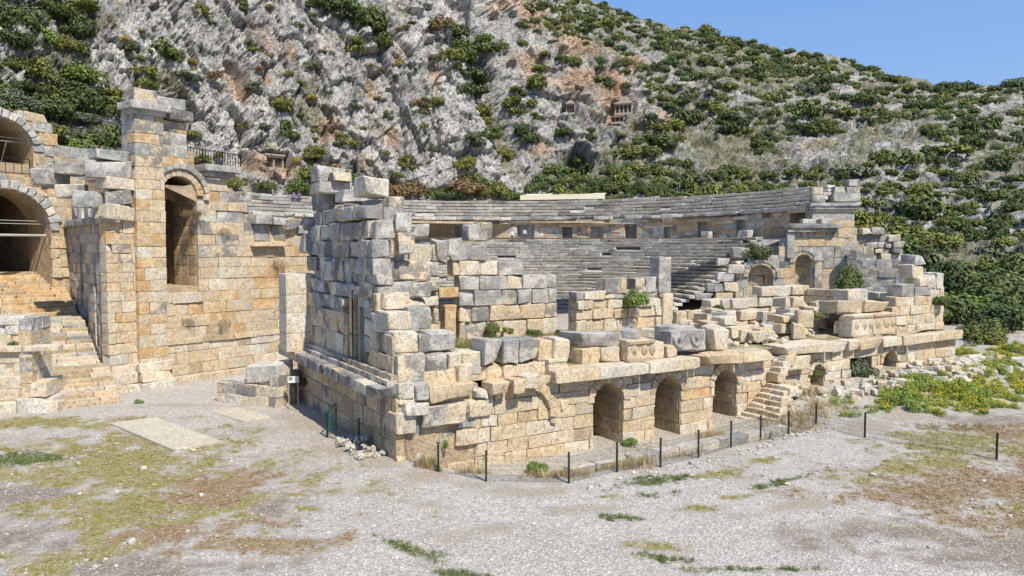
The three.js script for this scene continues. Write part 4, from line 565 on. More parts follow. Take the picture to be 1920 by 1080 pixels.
{ // the ruined tower: its side face, with plinth, dado and a tall niche
  const [x, d, t] = sideFrame(.12, 12), th = thing('ruined_tower', 'tall stepped ruin of grey and cream blocks over a smooth dado', 'tower', x, d, 0, t), L = [], r = rng(91); // s = 12 - N
  const B = (x0, x1, y0, y1, z0, z1, m, nm = 'stone_block', j = .03, chip = .3, ch = .05) => L.push({ g: hexBlock(rough(boxCorners(x0, x1, y0, y1, z0, z1), r, j, chip), ch, r, tintOf(r)), m, name: nm });
  const niche = { a: 6.0, b: 8.9, y0: 3.3, y1: 6.1 };
  const lowMix = (s, y, r) => pick(r, 'cream', 2.4, 'streak', 2.4, 'stained', 2, 'creamB', 1), upMix = (s, y, r) => pick(r, 'grey', 4.2, 'dark', 1.5, 'stained', 2.4, 'cream', .8, 'creamB', .5);
  masonry(L, { seed: 92, s0: 0, s1: 9.0, y0: 3.25, ymax: 5.2, list: [.95, 1.0], course: [.9, 1], len: [.9, 1.5], dep: .4, jz: .015, rough: .012, chip: .06, opens: [niche], mat: lowMix });
  const top = stepTop([[0, 9.3], [.7, 11.4], [2.9, 10.6], [3.3, 10.0], [5.0, 10.3], [6.3, 9.9], [7.3, 10.2], [8.3, 9.4], [9.1, 8.4], [10.2, 5.0]]);
  const o = { seed: 93, s0: 0, s1: 9.6, y0: 5.2, ymax: 11.6, course: [.65, .95], len: [.85, 1.9], dep: .75, jz: .14, rough: .05, chip: .4, ch: .07, gap: .02, shift: .1, opens: [niche], top, mat: upMix, skip: (s, y, r) => y > 7 && r() < .05 };
  masonry(L, { ...o, ymax: 7 }); masonry(L, { ...o, seed: 94, y0: 7.0 }); masonry(L, { ...o, seed: 95, y0: 7.0, z: -.9 });
  part(th, 'rubble_core', withColor(mergeGeometries([plainBox(6, 7.2, 1.5, 3.02, 6.3, -1.0), plainBox(3.0, 3.6, .9, 7.4, 8.0, -1.1)])), ST.grey);
  // plinth mouldings
  for (const [y0, y1, z] of [[2.84, 3.05, .36], [3.05, 3.27, .2]]) for (let s = 0; s < 11.6;) { const w = .8 + .8 * r(); B(s + .005, Math.min(s + w, 11.7) - .005, y0, y1, -.5, z, pick(r, 'dark', 1.5, 'streak', 2, 'creamB', 1.2, 'stained', 1), 'plinth_stone', .012, .1, .03); s += w; }
  // inside the niche
  part(th, 'niche_back', withColor(plainBox(2.9, 3, .3, 7.45, 4.6, -1.3)), ST.tan); for (const [x0, y] of [[6.1, 3.27], [6.1, 4.3], [6.1, 5.25]]) B(x0, x0 + .62, y, y + 1, -1.1, -.05, pick(r, 'cream', 1, 'streak', 1), 'niche_stone', .015, .1); B(5.7, 9.1, 6.1, 6.5, -.9, .06, 'stained', 'lintel', .03, .3);
  part(th, 'iron_post', new THREE.CylinderGeometry(.035, .035, 3.0, 8).translate(7.1, 4.8, .12), ST.iron);
  // near pier, stepping down to the corner
  masonry(L, { seed: 96, s0: 8.9, s1: 11.4, y0: 3.25, ymax: 6.6, course: [.68, .8], len: [.9, 1.6], dep: .9, z: .0, jz: .04, rough: .03, chip: .2, ch: .05, top: stepTop([[8.9, 6.4], [9.9, 5.6], [10.6, 4.9]]), mat: (s, y, r) => pick(r, 'cream', 3, 'streak', 1.6, 'creamB', 1.4) });
  // top blocks
  B(.75, 2.1, 11.4, 12.1, -1.3, .1, 'grey', 'top_stone', .06, .5, .07); B(.9, 2.7, 10.75, 11.38, -1.4, .18, 'grey', 'top_stone', .06, .4, .07); B(6.6, 7.9, 10.3, 11.1, -1.3, -.1, 'pale', 'top_stone', .06, .5, .08); B(4.4, 5.6, 10.2, 10.75, -1.2, .02, 'grey', 'top_stone', .06, .4); B(2.2, 3.0, 11.35, 11.75, -1.3, -.4, 'stained', 'top_stone', .06, .5);
  B(-.45, .4, 7.9, 8.9, -1, .35, 'grey', 'top_stone', .12, .8, .12); B(-.6, .3, 9.0, 9.7, -1.1, .2, 'dark', 'top_stone', .08, .6, .08);
  flush(th, L, 'stone_block');
}
{ // return wall of the tower, parallel to the front, and the stepped near corner
  const [x, d] = SW(0, 2.3), th = thing('ruined_return_wall', 'ragged block wall stepping down from the tall ruin to the front', 'wall', x, d, 0, TURN), L = [], r = rng(97);
  const B = (x0, x1, y0, y1, z0, z1, m, nm = 'stone_block', j = .04, chip = .35, ch = .06) => L.push({ g: hexBlock(rough(boxCorners(x0, x1, y0, y1, z0, z1), r, j, chip), ch, r, tintOf(r)), m, name: nm });
  const up = (s, y, r) => y > 5.6 ? pick(r, 'grey', 4, 'stained', 2, 'creamB', 1, 'dark', 1) : pick(r, 'creamB', 3, 'cream', 2, 'stained', 1.2, 'grey', 1);
  masonry(L, { seed: 98, s0: .1, s1: 2.8, y0: 2.9, ymax: 10.2, course: [.7, .95], len: [.9, 1.9], dep: .9, jz: .14, rough: .05, chip: .4, ch: .07, gap: .02, shift: .1, z: -.6, top: stepTop([[0, 9.4], [1.1, 9.0], [1.7, 7.9], [2.3, 6.5]]), mat: up });
  part(th, 'rubble_core', withColor(mergeGeometries([plainBox(1.7, 6.0, 1.0, 1.0, 5.9, -1.8), plainBox(2.5, 2.8, .8, 1.4, 4.2, -1.7)])), ST.grey);
  // stepped pile at the corner (z = 2.3 is the front edge)
  B(.15, 1.35, 2.9, 4.0, 1.0, 2.05, 'stained'); B(1.38, 2.35, 2.92, 3.9, .9, 2.0, 'dark'); B(2.4, 3.7, 2.95, 3.92, .9, 1.95, 'creamB'); B(.2, 1.2, 4.02, 4.85, .5, 1.75, 'creamB'); B(1.25, 1.7, 3.95, 4.7, .6, 1.7, 'stained'); B(1.72, 2.85, 3.95, 4.75, .6, 1.6, 'grey'); B(.15, 1.1, 4.87, 5.6, -.2, 1.2, 'creamB'); B(1.12, 1.6, 4.75, 5.75, -.4, .9, 'grey'); B(1.62, 2.2, 4.78, 5.7, -.5, .7, 'grey'); B(.3, 1.4, 5.65, 6.3, -.5, .5, 'creamB');
  flush(th, L, 'stone_block');
}
const frame = (L, N) => [...SW(L, N), 0, TURN];
const backMix = (s, y, r) => y > 5.2 ? pick(r, 'grey', 4, 'stained', 1.6, 'creamB', .7) : pick(r, 'cream', 2.6, 'creamB', 2, 'grey', 1.2, 'stained', .8);
{ // the stage's back wall with a doorway
  const [x, d] = SW(0, 12), th = thing('stage_back_wall', 'broken back wall of the stage with a tall narrow doorway', 'wall', x, d, 0, TURN), L = [], r = rng(101);
  const B = (x0, x1, y0, y1, z0, z1, m, nm = 'stone_block', j = .05, chip = .4, ch = .07) => L.push({ g: hexBlock(rough(boxCorners(x0, x1, y0, y1, z0, z1), r, j, chip), ch, r, tintOf(r)), m, name: nm });
  const door = { a: 7.45, b: 8.75, y0: 2.8, y1: 7.6 };
  const top = stepTop([[5, 8.2], [6.2, 8.7], [9.4, 8.5], [10.9, 7.35], [13.3, 6.2], [15.4, 5]]);
  const o = { seed: 102, s0: 5.2, s1: 15.5, y0: 2.8, ymax: 8.8, course: [.85, 1.15], len: [1.0, 1.9], dep: .9, jz: .06, rough: .04, chip: .35, ch: .06, gap: .015, top, opens: [door], mat: backMix, thick: .8, skip: (s, y, r) => s > 5 && s < 7.2 && y > 3 && y < 6 && r() < .3 }; masonry(L, o); corePart(th, { ...o, down: .9, inset: .2, thick: .5, s0: 8.8 }, 'rubble_core', ST.grey);
  B(7.3, 8.0, 7.3, 8.6, -.9, .1, 'grey', 'lintel', .1, 1, .1); B(8.0, 8.9, 7.6, 8.65, -.9, .05, 'grey', 'lintel', .08, 1, .1); B(8.35, 9.0, 6.6, 7.6, -.8, -.1, 'stained', 'bracket', .06, .8, .08); B(7.5, 8.75, 5.3, 5.9, -.7, -.1, 'ochre', 'lintel', .05, .5); B(6.4, 7.4, 4.9, 5.4, -.9, .05, 'creamB', 'lintel', .04, .3); B(7.9, 8.6, 2.8, 4.9, -.9, -.15, 'ochre', 'door_post', .02, .1); B(9.3, 10.1, 8.6, 9.6, -.9, 0, 'grey', 'top_stone', .1, .7, .1); B(10.1, 11.0, 8.55, 9.65, -.9, .02, 'stained', 'top_stone', .08, .5, .1); B(5.9, 6.9, 8.7, 9.5, -.9, 0, 'grey', 'top_stone', .1, .6, .1);
  flush(th, L, 'stone_block');
}
{
  const [x, d] = SW(0, 12), th = thing('stage_rear_ruin', 'low ruin of cream blocks with one tall grey standing pillar', 'wall', x, d, 0, TURN), L = [], r = rng(103);
  const B = (x0, x1, y0, y1, z0, z1, m, nm = 'stone_block', j = .05, chip = .4, ch = .07) => L.push({ g: hexBlock(rough(boxCorners(x0, x1, y0, y1, z0, z1), r, j, chip), ch, r, tintOf(r)), m, name: nm });
  const o = { seed: 104, s0: 17, s1: 24.9, y0: 2.8, ymax: 5.2, course: [.55, .78], len: [.7, 1.7], dep: .9, jz: .12, rough: .05, chip: .35, ch: .06, gap: .02, mat: (s, y, r) => y > 4.6 ? pick(r, 'grey', 2, 'creamB', 2) : pick(r, 'cream', 3, 'creamB', 2.5), thick: .8 }; masonry(L, o); corePart(th, { ...o, down: .3, inset: .2 });
  B(19.2, 20.5, 5.2, 6.25, -.9, 0, 'stained'); B(20.5, 21.0, 5.2, 6.25, -.9, .05, 'cream'); B(21.7, 22.6, 5.2, 6.2, -.9, .05, 'stained'); B(22.6, 23.6, 5.2, 6.2, -.9, 0, 'grey'); B(23.7, 24.8, 5.1, 7.6, -.9, .1, 'grey', 'pillar', .03, .15, .06); B(24.0, 24.9, 2.8, 5.1, -.9, .25, 'creamB', 'pillar_base', .03, .2);
  flush(th, L, 'stone_block');
}
{
  const [x, d] = SW(0, 11), th = thing('rubble_wall', 'irregular low wall of pale blocks before the round of seats', 'wall', x, d, 0, TURN), L = [], r = rng(105);
  const B = (x0, x1, y0, y1, z0, z1, m, nm = 'stone_block', j = .05, chip = .4, ch = .07) => L.push({ g: hexBlock(rough(boxCorners(x0, x1, y0, y1, z0, z1), r, j, chip), ch, r, tintOf(r)), m, name: nm });
  const o = { seed: 106, s0: 25.6, s1: 38, y0: 2.7, ymax: 5.4, course: [.55, .8], len: [.8, 1.9], dep: 1, jz: .2, rough: .06, chip: .4, ch: .07, gap: .02, top: (s) => s < 28 ? 4.3 : s < 32 ? 4.9 : 5.3, mat: (s, y, r) => pick(r, 'cream', 3, 'creamB', 3, 'pale', 1), thick: .8, skip: (s, y, r) => r() < .1 }; masonry(L, o); corePart(th, { ...o, down: .5, inset: .3 }); flush(th, L, 'stone_block');
}
{ // rows of blocks behind the cornice
  const [x, d] = SW(0, .35), th = thing('stage_parapet', 'two courses of square blocks along the near stage edge', 'wall', x, d, 0, TURN), L = [], r = rng(107);
  const B = (x0, x1, y0, y1, z0, z1, m, nm = 'stone_block', j = .04, chip = .4, ch = .08) => L.push({ g: hexBlock(rough(boxCorners(x0, x1, y0, y1, z0, z1), r, j, chip), ch, r, tintOf(r)), m, name: nm });
  masonry(L, { seed: 108, s0: 1.2, s1: 7.2, y0: 2.72, ymax: 3.3, list: [.58], course: [.5, .6], len: [.7, 1.4], dep: .9, z: .1, jz: .06, rough: .05, chip: .5, ch: .08, mat: (s, y, r) => pick(r, 'cream', 3, 'creamB', 1) });
  B(3.0, 3.75, 3.0, 3.95, -.9, .1, 'creamB'); B(3.85, 4.75, 3.3, 4.35, -1, .32, 'grey'); B(4.8, 5.6, 3.32, 4.32, -1, .2, 'grey'); B(5.65, 6.6, 3.3, 4.3, -1, .15, 'stained'); B(6.62, 7.3, 3.28, 4.2, -1, .12, 'cream'); B(7.3, 8.2, 3.3, 4.2, -1.1, .2, 'creamB', 'stone_block', .1, .9, .12); B(2.7, 3.3, 2.75, 3.45, -.6, .35, 'creamB', 'stone_block', .08, .8, .1);
  B(6.9, 7.9, 2.9, 3.1, -.6, .42, 'creamB', 'moulded_base', .01, .1, .03); B(6.95, 7.85, 3.1, 3.22, -.6, .34, 'creamB', 'moulded_base', .01, .1, .03); B(6.9, 7.9, 3.22, 3.38, -.6, .4, 'creamB', 'moulded_base', .01, .1, .03);
  flush(th, L, 'stone_block');
}
{
  const [x, d] = SW(0, 4.4), th = thing('collapsed_wall', 'collapsed inner wall of cream blocks behind the great slab', 'wall', x, d, 0, TURN), L = [];
  const o = { seed: 109, s0: 20.5, s1: 34, y0: 2.75, ymax: 5.3, course: [.4, .68], len: [.5, 1.5], dep: 1.1, jz: .3, rough: .06, chip: .5, ch: .06, gap: .03, shift: .3, top: (s) => 4.5 + .8 * vn(s * .6, 3, 1) + .3 * sstep(s, 26, 32), mat: (s, y, r) => pick(r, 'cream', 4, 'creamB', 3, 'pale', 1, 'ochre', .4), skip: (s, y, r) => r() < .12 }; masonry(L, o); masonry(L, { ...o, seed: 110, z: 1.7, top: (s) => 3.95 + .7 * vn(s * .7, 9, 1) + .3 * sstep(s, 26, 32) }); flush(th, L, 'stone_block');
  corePart(th, { ...o, thick: .9, down: .55, inset: .5, top: (s) => 4.1 });
}
{ // right end of the building
  const [x, d] = SW(0, .9), th = thing('stage_end_wall', 'tall ragged end of cream ashlar at the far end of the stage', 'wall', x, d, 0, TURN), L = [], r = rng(111);
  const B = (x0, x1, y0, y1, z0, z1, m, nm = 'stone_block', j = .05, chip = .4, ch = .07) => L.push({ g: hexBlock(rough(boxCorners(x0, x1, y0, y1, z0, z1), r, j, chip), ch, r, tintOf(r)), m, name: nm });
  const mix = (s, y, r) => y > 5.2 ? pick(r, 'grey', 2, 'stained', 1, 'creamB', 1.2) : pick(r, 'cream', 3, 'creamB', 3, 'pale', .6);
  const o = { seed: 112, s0: 32.6, s1: 38.2, y0: 2.8, ymax: 6.6, course: [.5, .65], len: [.7, 1.3], dep: .8, jz: .05, rough: .035, chip: .25, ch: .04, top: stepTop([[32, 4.5], [33.4, 5.1], [35, 5.7], [36.6, 5.5]]), mat: mix, thick: 1 }; masonry(L, o); corePart(th, { ...o, down: .6 });
  masonry(L, { ...o, seed: 113, s0: 0, s1: 11, top: (s) => 5.3, warp: (v) => [38.2 + v[2], v[1], -v[0]] });
  B(33.6, 34.9, 5.1, 5.9, -1, 0, 'grey'); B(35.4, 36.4, 5.7, 6.3, -1, .02, 'creamB'); B(36.4, 37.2, 5.6, 6.5, -1, .05, 'grey'); B(37.25, 38.1, 5.5, 6.6, -1, .02, 'pale'); B(35.0, 36.3, 6.3, 7.1, -1.2, -.2, 'creamB'); B(35.2, 36.4, 7.1, 7.75, -1.2, -.2, 'grey'); B(30.4, 31.6, 4.8, 5.6, -2.5, -1.4, 'creamB'); B(31.6, 32.4, 4.75, 5.6, -2.4, -1.5, 'pale');
  flush(th, L, 'stone_block');
}

// ---------------------------------------------------------------- loose and carved blocks lying on the stage
function loose(label, L, N, y, w, h, dp, m, yaw = 0, j = .06, group, seed = 1) { const r = rng(Math.round(L * 97 + N * 31 + seed * 7)), [x, d] = SW(L, N), g = hexBlock(rough(boxCorners(-w / 2, w / 2, 0, h, -dp / 2, dp / 2), r, j, .6), .06, r, tintOf(r)); const o = solo('fallen_block', label, 'block', g, ST[m], group); o.position.set(x, y, -d); o.rotation.set((r() - .5) * .1, TURN + yaw, (r() - .5) * .12); return o; }
loose('broad grey block lying on two cream stones above the cornice', 10.0, 1.2, 3.55, 2.5, .75, 1.6, 'grey', .05); loose('cream stone propping the broad grey block', 9.4, .8, 2.9, 1.1, .72, .9, 'cream', .1); loose('second cream stone under the broad grey block', 10.5, .75, 2.9, 1.1, .72, .9, 'cream', -.05);
loose('plain pale block between the two carved blocks', 13.05, .5, 2.95, .95, .85, .8, 'creamB', 0); loose('small cube of stone beside the grey garland block', 13.95, .35, 2.95, .7, .6, .6, 'cream', .1); loose('grey slab behind the garland block', 15.6, 1.7, 3.3, 1.8, .95, 1, 'grey', .1); loose('square cream block behind the grey garland slab', 16.5, 1.2, 2.95, .8, .9, .9, 'cream', 0); loose('weathered lumpy block on the cornice before the stair', 17.6, .9, 2.95, 1.3, 1.2, 1, 'creamB', .1, .14);
loose('thin slab lying on the terrace behind the mask block', 13.6, 2.2, 2.95, 1.8, .35, 1, 'pale', .2);
{ const r = rng(120), G = 'fallen cream blocks on the stage'; for (let k = 0; k < 60; k++) { const L = 18.5 + 15 * r(), N = 1.2 + 8.5 * r(), w = .45 + .85 * r() * r() + .15; const mm = pick(r, 'cream', 3, 'creamB', 3, 'pale', 1, 'stained', .3); loose((w > 1.1 ? 'long ' : w > .8 ? 'squared ' : 'short ') + ({ cream: 'cream', creamB: 'pale cream', pale: 'whitish', stained: 'grey stained' })[mm] + ' fallen block ' + (N > 7 ? 'before the rear rubble wall' : L < 24 ? 'behind the great slab' : N > 4 ? 'beside the collapsed wall' : 'near the carved heads'), L, N, 2.85 + .3 * sstep(L, 18, 30) + (r() < .25 ? .6 : 0), w, .45 + .5 * r(), .6 + .5 * r(), mm, (r() - .5) * 1.4, .08, G, k); } }
function carved(label, L, N, y, w, h, dp, m, kind, yaw = 0) { // a frieze block with heads or swags in relief
  const r = rng(Math.round(L * 53)), [x, d] = SW(L, N), th = thing('carved_block', label, 'block', x, d, y, TURN + yaw), body = part(th, 'block_body', hexBlock(rough(boxCorners(-w / 2, w / 2, 0, h, -dp / 2, dp / 2), r, .03, .2), .05, r), ST[m]);
  const put = (nm, g) => part(th, nm, withColor(g), ST[m]);
  if (kind === 'heads') { for (const q of [-.28, .12, .42]) { const g = new THREE.SphereGeometry(.5, 12, 9); g.scale(w * (.2 + .06 * r()), h * (.45 + .15 * r()), .24); g.translate(q * w, h * (.5 + .08 * r()), dp / 2 - .03); const mk = put('mask', g); const n = new THREE.SphereGeometry(.5, 8, 6); n.scale(.1, .2, .16); n.translate(q * w, h * .5, dp / 2 + .07); part(mk, 'nose', withColor(n), ST[m]); } for (const y2 of [.06, h - .14]) put('moulding', plainBox(w * .98, .12, .1, 0, y2, dp / 2 + .03)); }
  else for (const q of [-.24, .24]) { const g = new THREE.TorusGeometry(w * .17, .065, 8, 14, Math.PI); g.rotateZ(Math.PI); g.scale(1, 1.25, 1); g.translate(q * w, h * .72, dp / 2); const gl = put('garland', g); const s = new THREE.SphereGeometry(.11, 10, 8); s.translate(q * w, h * .62, dp / 2 + .02); part(gl, 'rosette', withColor(s), ST[m]); }
  return th;
}
carved('cream block carved with worn masks standing on the cornice', 11.95, .35, 2.95, 1.6, 1.0, .9, 'cream', 'heads'); carved('dark grey block carved with two hanging garlands', 15.0, .5, 3.15, 2.3, 1.05, .9, 'grey', 'swags'); carved('pale block with carved heads under long slabs', 29.2, 1.0, 3.0, 1.9, 1.3, .9, 'creamB', 'heads'); carved('ochre block with three carved heads beside the end wall', 31.3, 1.0, 3.0, 2.1, 1.3, .9, 'cream', 'heads');
loose('long slab resting on the pale carved heads', 28.6, 1.6, 4.35, 2.6, .7, 1.3, 'cream', .05); loose('long slab resting across the ochre carved block', 31.0, 1.4, 4.35, 2.4, .65, 1.2, 'cream', 0); loose('round broken drum set on the carved mask block', 11.75, .45, 3.95, .75, .42, .6, 'grey', .4, .1);
{ // the tall pale pier that stands on the ledge by the ruined tower
  const [x, d] = SW(-.35, 12.7), th = thing('ledge_pier', 'smooth pale square pier standing on the ledge by the tall ruin', 'pier', x, d, 2.84, TURN), r = rng(130); let y = 0; for (const h of [.95, 1.05, .9, 1.1]) { part(th, 'pier_block', hexBlock(rough(boxCorners(-.75, .75, y, y + h - .01, -.75, .75), r, .01, .05), .03, r, tintOf(r, .1)), ST.creamB); y += h; }
}
{ // stair at the end of the arched stretch
  const [x, d] = SW(18.3, 0), th = thing('broken_stair', 'narrow flight of cream steps climbing along the front wall', 'stair', x, d, 0, TURN), L = [], r = rng(131);
  const step = (a, y, run, z0, z1) => { for (let z = z0; z < z1 - .15;) { const e = Math.min(z + .5 + .6 * r(), z1); L.push({ g: hexBlock(rough(boxCorners(a, a + run + .35, y - .3, y + .2, z + .01, e - .01), r, .035, .3), .035, r, tintOf(r)), m: pick(r, 'cream', 3, 'creamB', 3), name: 'step_stone' }); z = e; } };
  for (let k = 0; k < 9; k++) step(-.35 + k * .29, -.75 + k * .215, .29, .08, 2.15 - .1 * k + .3 * r()); for (let k = 0; k < 5; k++) step(2.15 + k * .26, 1.55 + k * .26, .26, .05, .75 - .05 * k);
  flush(th, L, 'step_stone'); const g = new THREE.Shape(); g.moveTo(-.1, -1); g.lineTo(3.4, -1); g.lineTo(3.4, .9); g.lineTo(2.3, .9); const e = new THREE.ExtrudeGeometry(g, { depth: 1.3, bevelEnabled: false }); e.translate(0, -.25, .05); part(th, 'rubble_core', withColor(e), ST.tan);
}
{ const r = rng(133), G = 'small rubble on the stage'; for (let k = 0; k < 170; k++) { const L = k < 40 ? 8 + 11 * r() : 18.5 + 17 * r(), N = .6 + 4.5 * r() + (k % 3 ? 0 : 4 * r()), [x, d] = SW(L, N), w = .12 + .26 * r() * r(), o = solo('rubble_stone', (L < 18.5 ? 'small broken stone on the terrace near the carved blocks' : N > 5 ? 'small broken stone before the rear rubble wall' : L < 26 ? 'small broken stone behind the great slab' : 'small broken stone near the far carved heads'), 'stone', rockGeo(r, w, w * .6, w * .8), ST[pick(r, 'pale', 2, 'creamB', 3, 'cream', 2)], G); o.position.set(x, 2.92 + .3 * sstep(L, 18, 30) + .25 * r() * sstep(L, 18, 24), -d); o.rotation.set(r() * .6, r() * 6, r() * .6); } }
// tumbled stones along the foot of the wall
{ const r = rng(132), G = 'tumbled stones at the foot of the wall';
  for (let k = 0; k < 230; k++) { const L = 19.8 + 21 * Math.pow(r(), .85), N = -.4 - .7 * sstep(L, 22, 24) * (1 - sstep(L, 33, 35)) - (1.2 + 1.3 * sstep(L, 21, 30)) * r(), [x, d] = SW(L, N), w = .16 + .42 * r() * r() + (r() < .1 ? .28 : 0); const slab = r() < .45; const g = slab ? hexBlock(rough(boxCorners(-w * .9, w * .9, -.1, .12 + w * .25, -w * .55, w * .55), r, w * .12, .7), .05, r, tintOf(r)) : rockGeo(r, w * .75, w * .45, w * .6); const mm = pick(r, 'pale', 3, 'creamB', 3, 'cream', 1.5), o = solo('tumbled_stone', (w > .45 ? 'large ' : w > .28 ? 'medium ' : 'small ') + ({ pale: 'whitish', creamB: 'pale cream', cream: 'cream' })[mm] + (slab ? ' slab' : ' broken stone') + ' in the rubble ' + (L < 23.5 ? 'above the narrow stair' : L < 27 ? 'below the broken arch' : L < 30 ? 'by the grey green bush' : L < 33 ? 'below the last small arch' : 'at the far end of the wall'), 'stone', g, ST[mm], G); o.position.set(x, groundY(x, d) + .06 + (r() < .4 ? .25 * r() : 0), -d); o.rotation.set((r() - .5) * .4, r() * 6.28, (r() - .5) * .4); }
  for (let k = 0; k < 26; k++) { const L = 35 + 8 * r(), N = -.8 - 2.2 * r(), [x, d] = SW(L, N), w = .35 + .5 * r(), g = rockGeo(r, w, w * .5, w * .7), o = solo('tumbled_stone', 'rounded whitish boulder beyond the far end of the wall', 'stone', g, ST.pale, G); o.position.set(x, groundY(x, d) + .1, -d); o.rotation.y = r() * 6; } }

// ---------------------------------------------------------------- right retaining wall of the seats
{
  const th = thing('right_retaining_wall', 'far shaded wall with two arched niches below a square tower', 'wall', 20.6, 70.8, 0, Math.atan2(-.12, .99)), L = [], r = rng(141);
  const B = (x0, x1, y0, y1, z0, z1, m, nm = 'stone_block', j = .04, chip = .3, ch = .06) => L.push({ g: hexBlock(rough(boxCorners(x0, x1, y0, y1, z0, z1), r, j, chip), ch, r, tintOf(r)), m, name: nm });
  const arch = { a: 1.75, b: 4.05, y0: 2.2, ys: 5.5, y1: 6.7, round: true, ring: .35 }, nic = { a: 6.0, b: 7.5, y0: 3.2, ys: 6.9, y1: 7.7, round: true, ring: .35 };
  const top = stepTop([[0, 6.6], [1.2, 7.4], [3.6, 8.1], [5.0, 9.7], [8.6, 10.2], [10.6, 8.6], [11.8, 8.0]]);
  const o = { seed: 142, s0: .6, s1: 13, y0: 0, ymax: 10.2, course: [.75, 1.05], len: [1, 2], dep: .6, jz: .04, rough: .025, chip: .15, opens: [arch, nic], top, thick: 1.6, tone: .26, mat: (s, y, r) => s > 5.2 && s < 9.5 && r() < .4 ? pick(r, 'ochre', 1, 'cream', 1) : pick(r, 'grey', 3, 'dark', 1.4, 'stained', 1.6, 'cream', 1.2) }; masonry(L, o); corePart(th, { ...o, opens: [arch, nic] }, 'rubble_core', ST.grey);
  for (const q of [arch, nic]) { voussoirs(L, { seed: 143 + q.a, x: (q.a + q.b) / 2, y: q.ys, R: (q.b - q.a) / 2, t: .3, n: 11, z: .12, dep: .5, mat: (r) => pick(r, 'stained', 1, 'cream', 1) }); voussoirs(L, { seed: 144 + q.a, x: (q.a + q.b) / 2, y: q.ys, R: (q.b - q.a) / 2 + .31, t: .2, n: 11, z: .2, dep: .5, mat: () => 'grey' }); }
  masonry(L, { seed: 145, s0: 1.5, s1: 8, y0: 2, ymax: 8, course: [.8, 1], len: [1, 2], z: -.9, dep: .3, mat: (s, y, r) => pick(r, 'tan', 2, 'cream', 1, 'ochre', s > 5 ? 1 : 0), name: 'niche_stone' });
  // cornice and pilasters
  B(5.2, 9.6, 9.75, 10.05, -.5, .45, 'stained', 'cornice_stone'); B(5.0, 9.8, 10.05, 10.5, -.6, .75, 'grey', 'cornice_stone'); B(7.7, 8.4, 3, 7.0, -.2, .3, 'stained', 'pilaster'); B(7.6, 8.55, 7.0, 7.3, -.2, .4, 'grey', 'pilaster_cap'); B(5.2, 5.85, 7.3, 9.7, -.2, .25, 'grey', 'pilaster');
  // square tower behind
  masonry(L, { seed: 146, s0: 7.8, s1: 11.6, y0: 9.6, ymax: 12.4, course: [.6, .75], len: [.8, 1.5], z: -1.2, dep: .6, mat: (s, y, r) => y < 11 ? pick(r, 'cream', 2, 'ochre', 1, 'stained', 1) : pick(r, 'grey', 2, 'creamB', 1) });
  B(7.6, 11.9, 11.9, 12.2, -2.6, -.9, 'grey', 'cornice_stone'); B(7.4, 12.1, 12.2, 12.55, -2.8, -.75, 'grey', 'cornice_stone'); B(7.7, 8.9, 12.6, 13.3, -2, -1, 'grey'); B(7.7, 8.7, 13.3, 13.95, -2, -1.1, 'stained'); B(9.6, 12.0, 12.6, 13.4, -2.2, -.9, 'grey'); B(9.7, 10.8, 13.4, 14.05, -2, -1, 'stained'); B(10.8, 12, 13.4, 14.0, -2, -1, 'grey'); B(10.9, 12, 14.0, 14.7, -2, -1, 'grey'); B(6.6, 7.8, 10.5, 10.95, -1.2, .1, 'pale'); B(8.2, 9.3, 10.5, 11.0, -1.2, .1, 'grey');
  part(th, 'tower_core', withColor(plainBox(3.6, 3.4, 2.4, 9.7, 10.9, -2.9)), ST.grey);
  // tumbled blocks going down at the left end of the wall
  for (const [s, y, w, h, z, m] of [[-1.2, 5.0, 1.6, .8, .6, 'grey'], [-.2, 5.9, 1.5, .8, .5, 'pale'], [-2.2, 4.1, 1.7, .8, .8, 'dark'], [-.6, 4.2, 1.3, .8, .9, 'creamB'], [-3.2, 3.3, 1.6, .7, 1, 'grey'], [-1.4, 3.2, 1.6, .9, 1.1, 'cream'], [0.2, 7.2, 1.7, 1.1, .1, 'grey'], [-1.1, 6.6, 1.2, .7, 0, 'pale']]) B(s, s + w, y, y + h, z - 1.2, z, m, 'displaced_block', .08, .6);
  flush(th, L, 'stone_block');
}
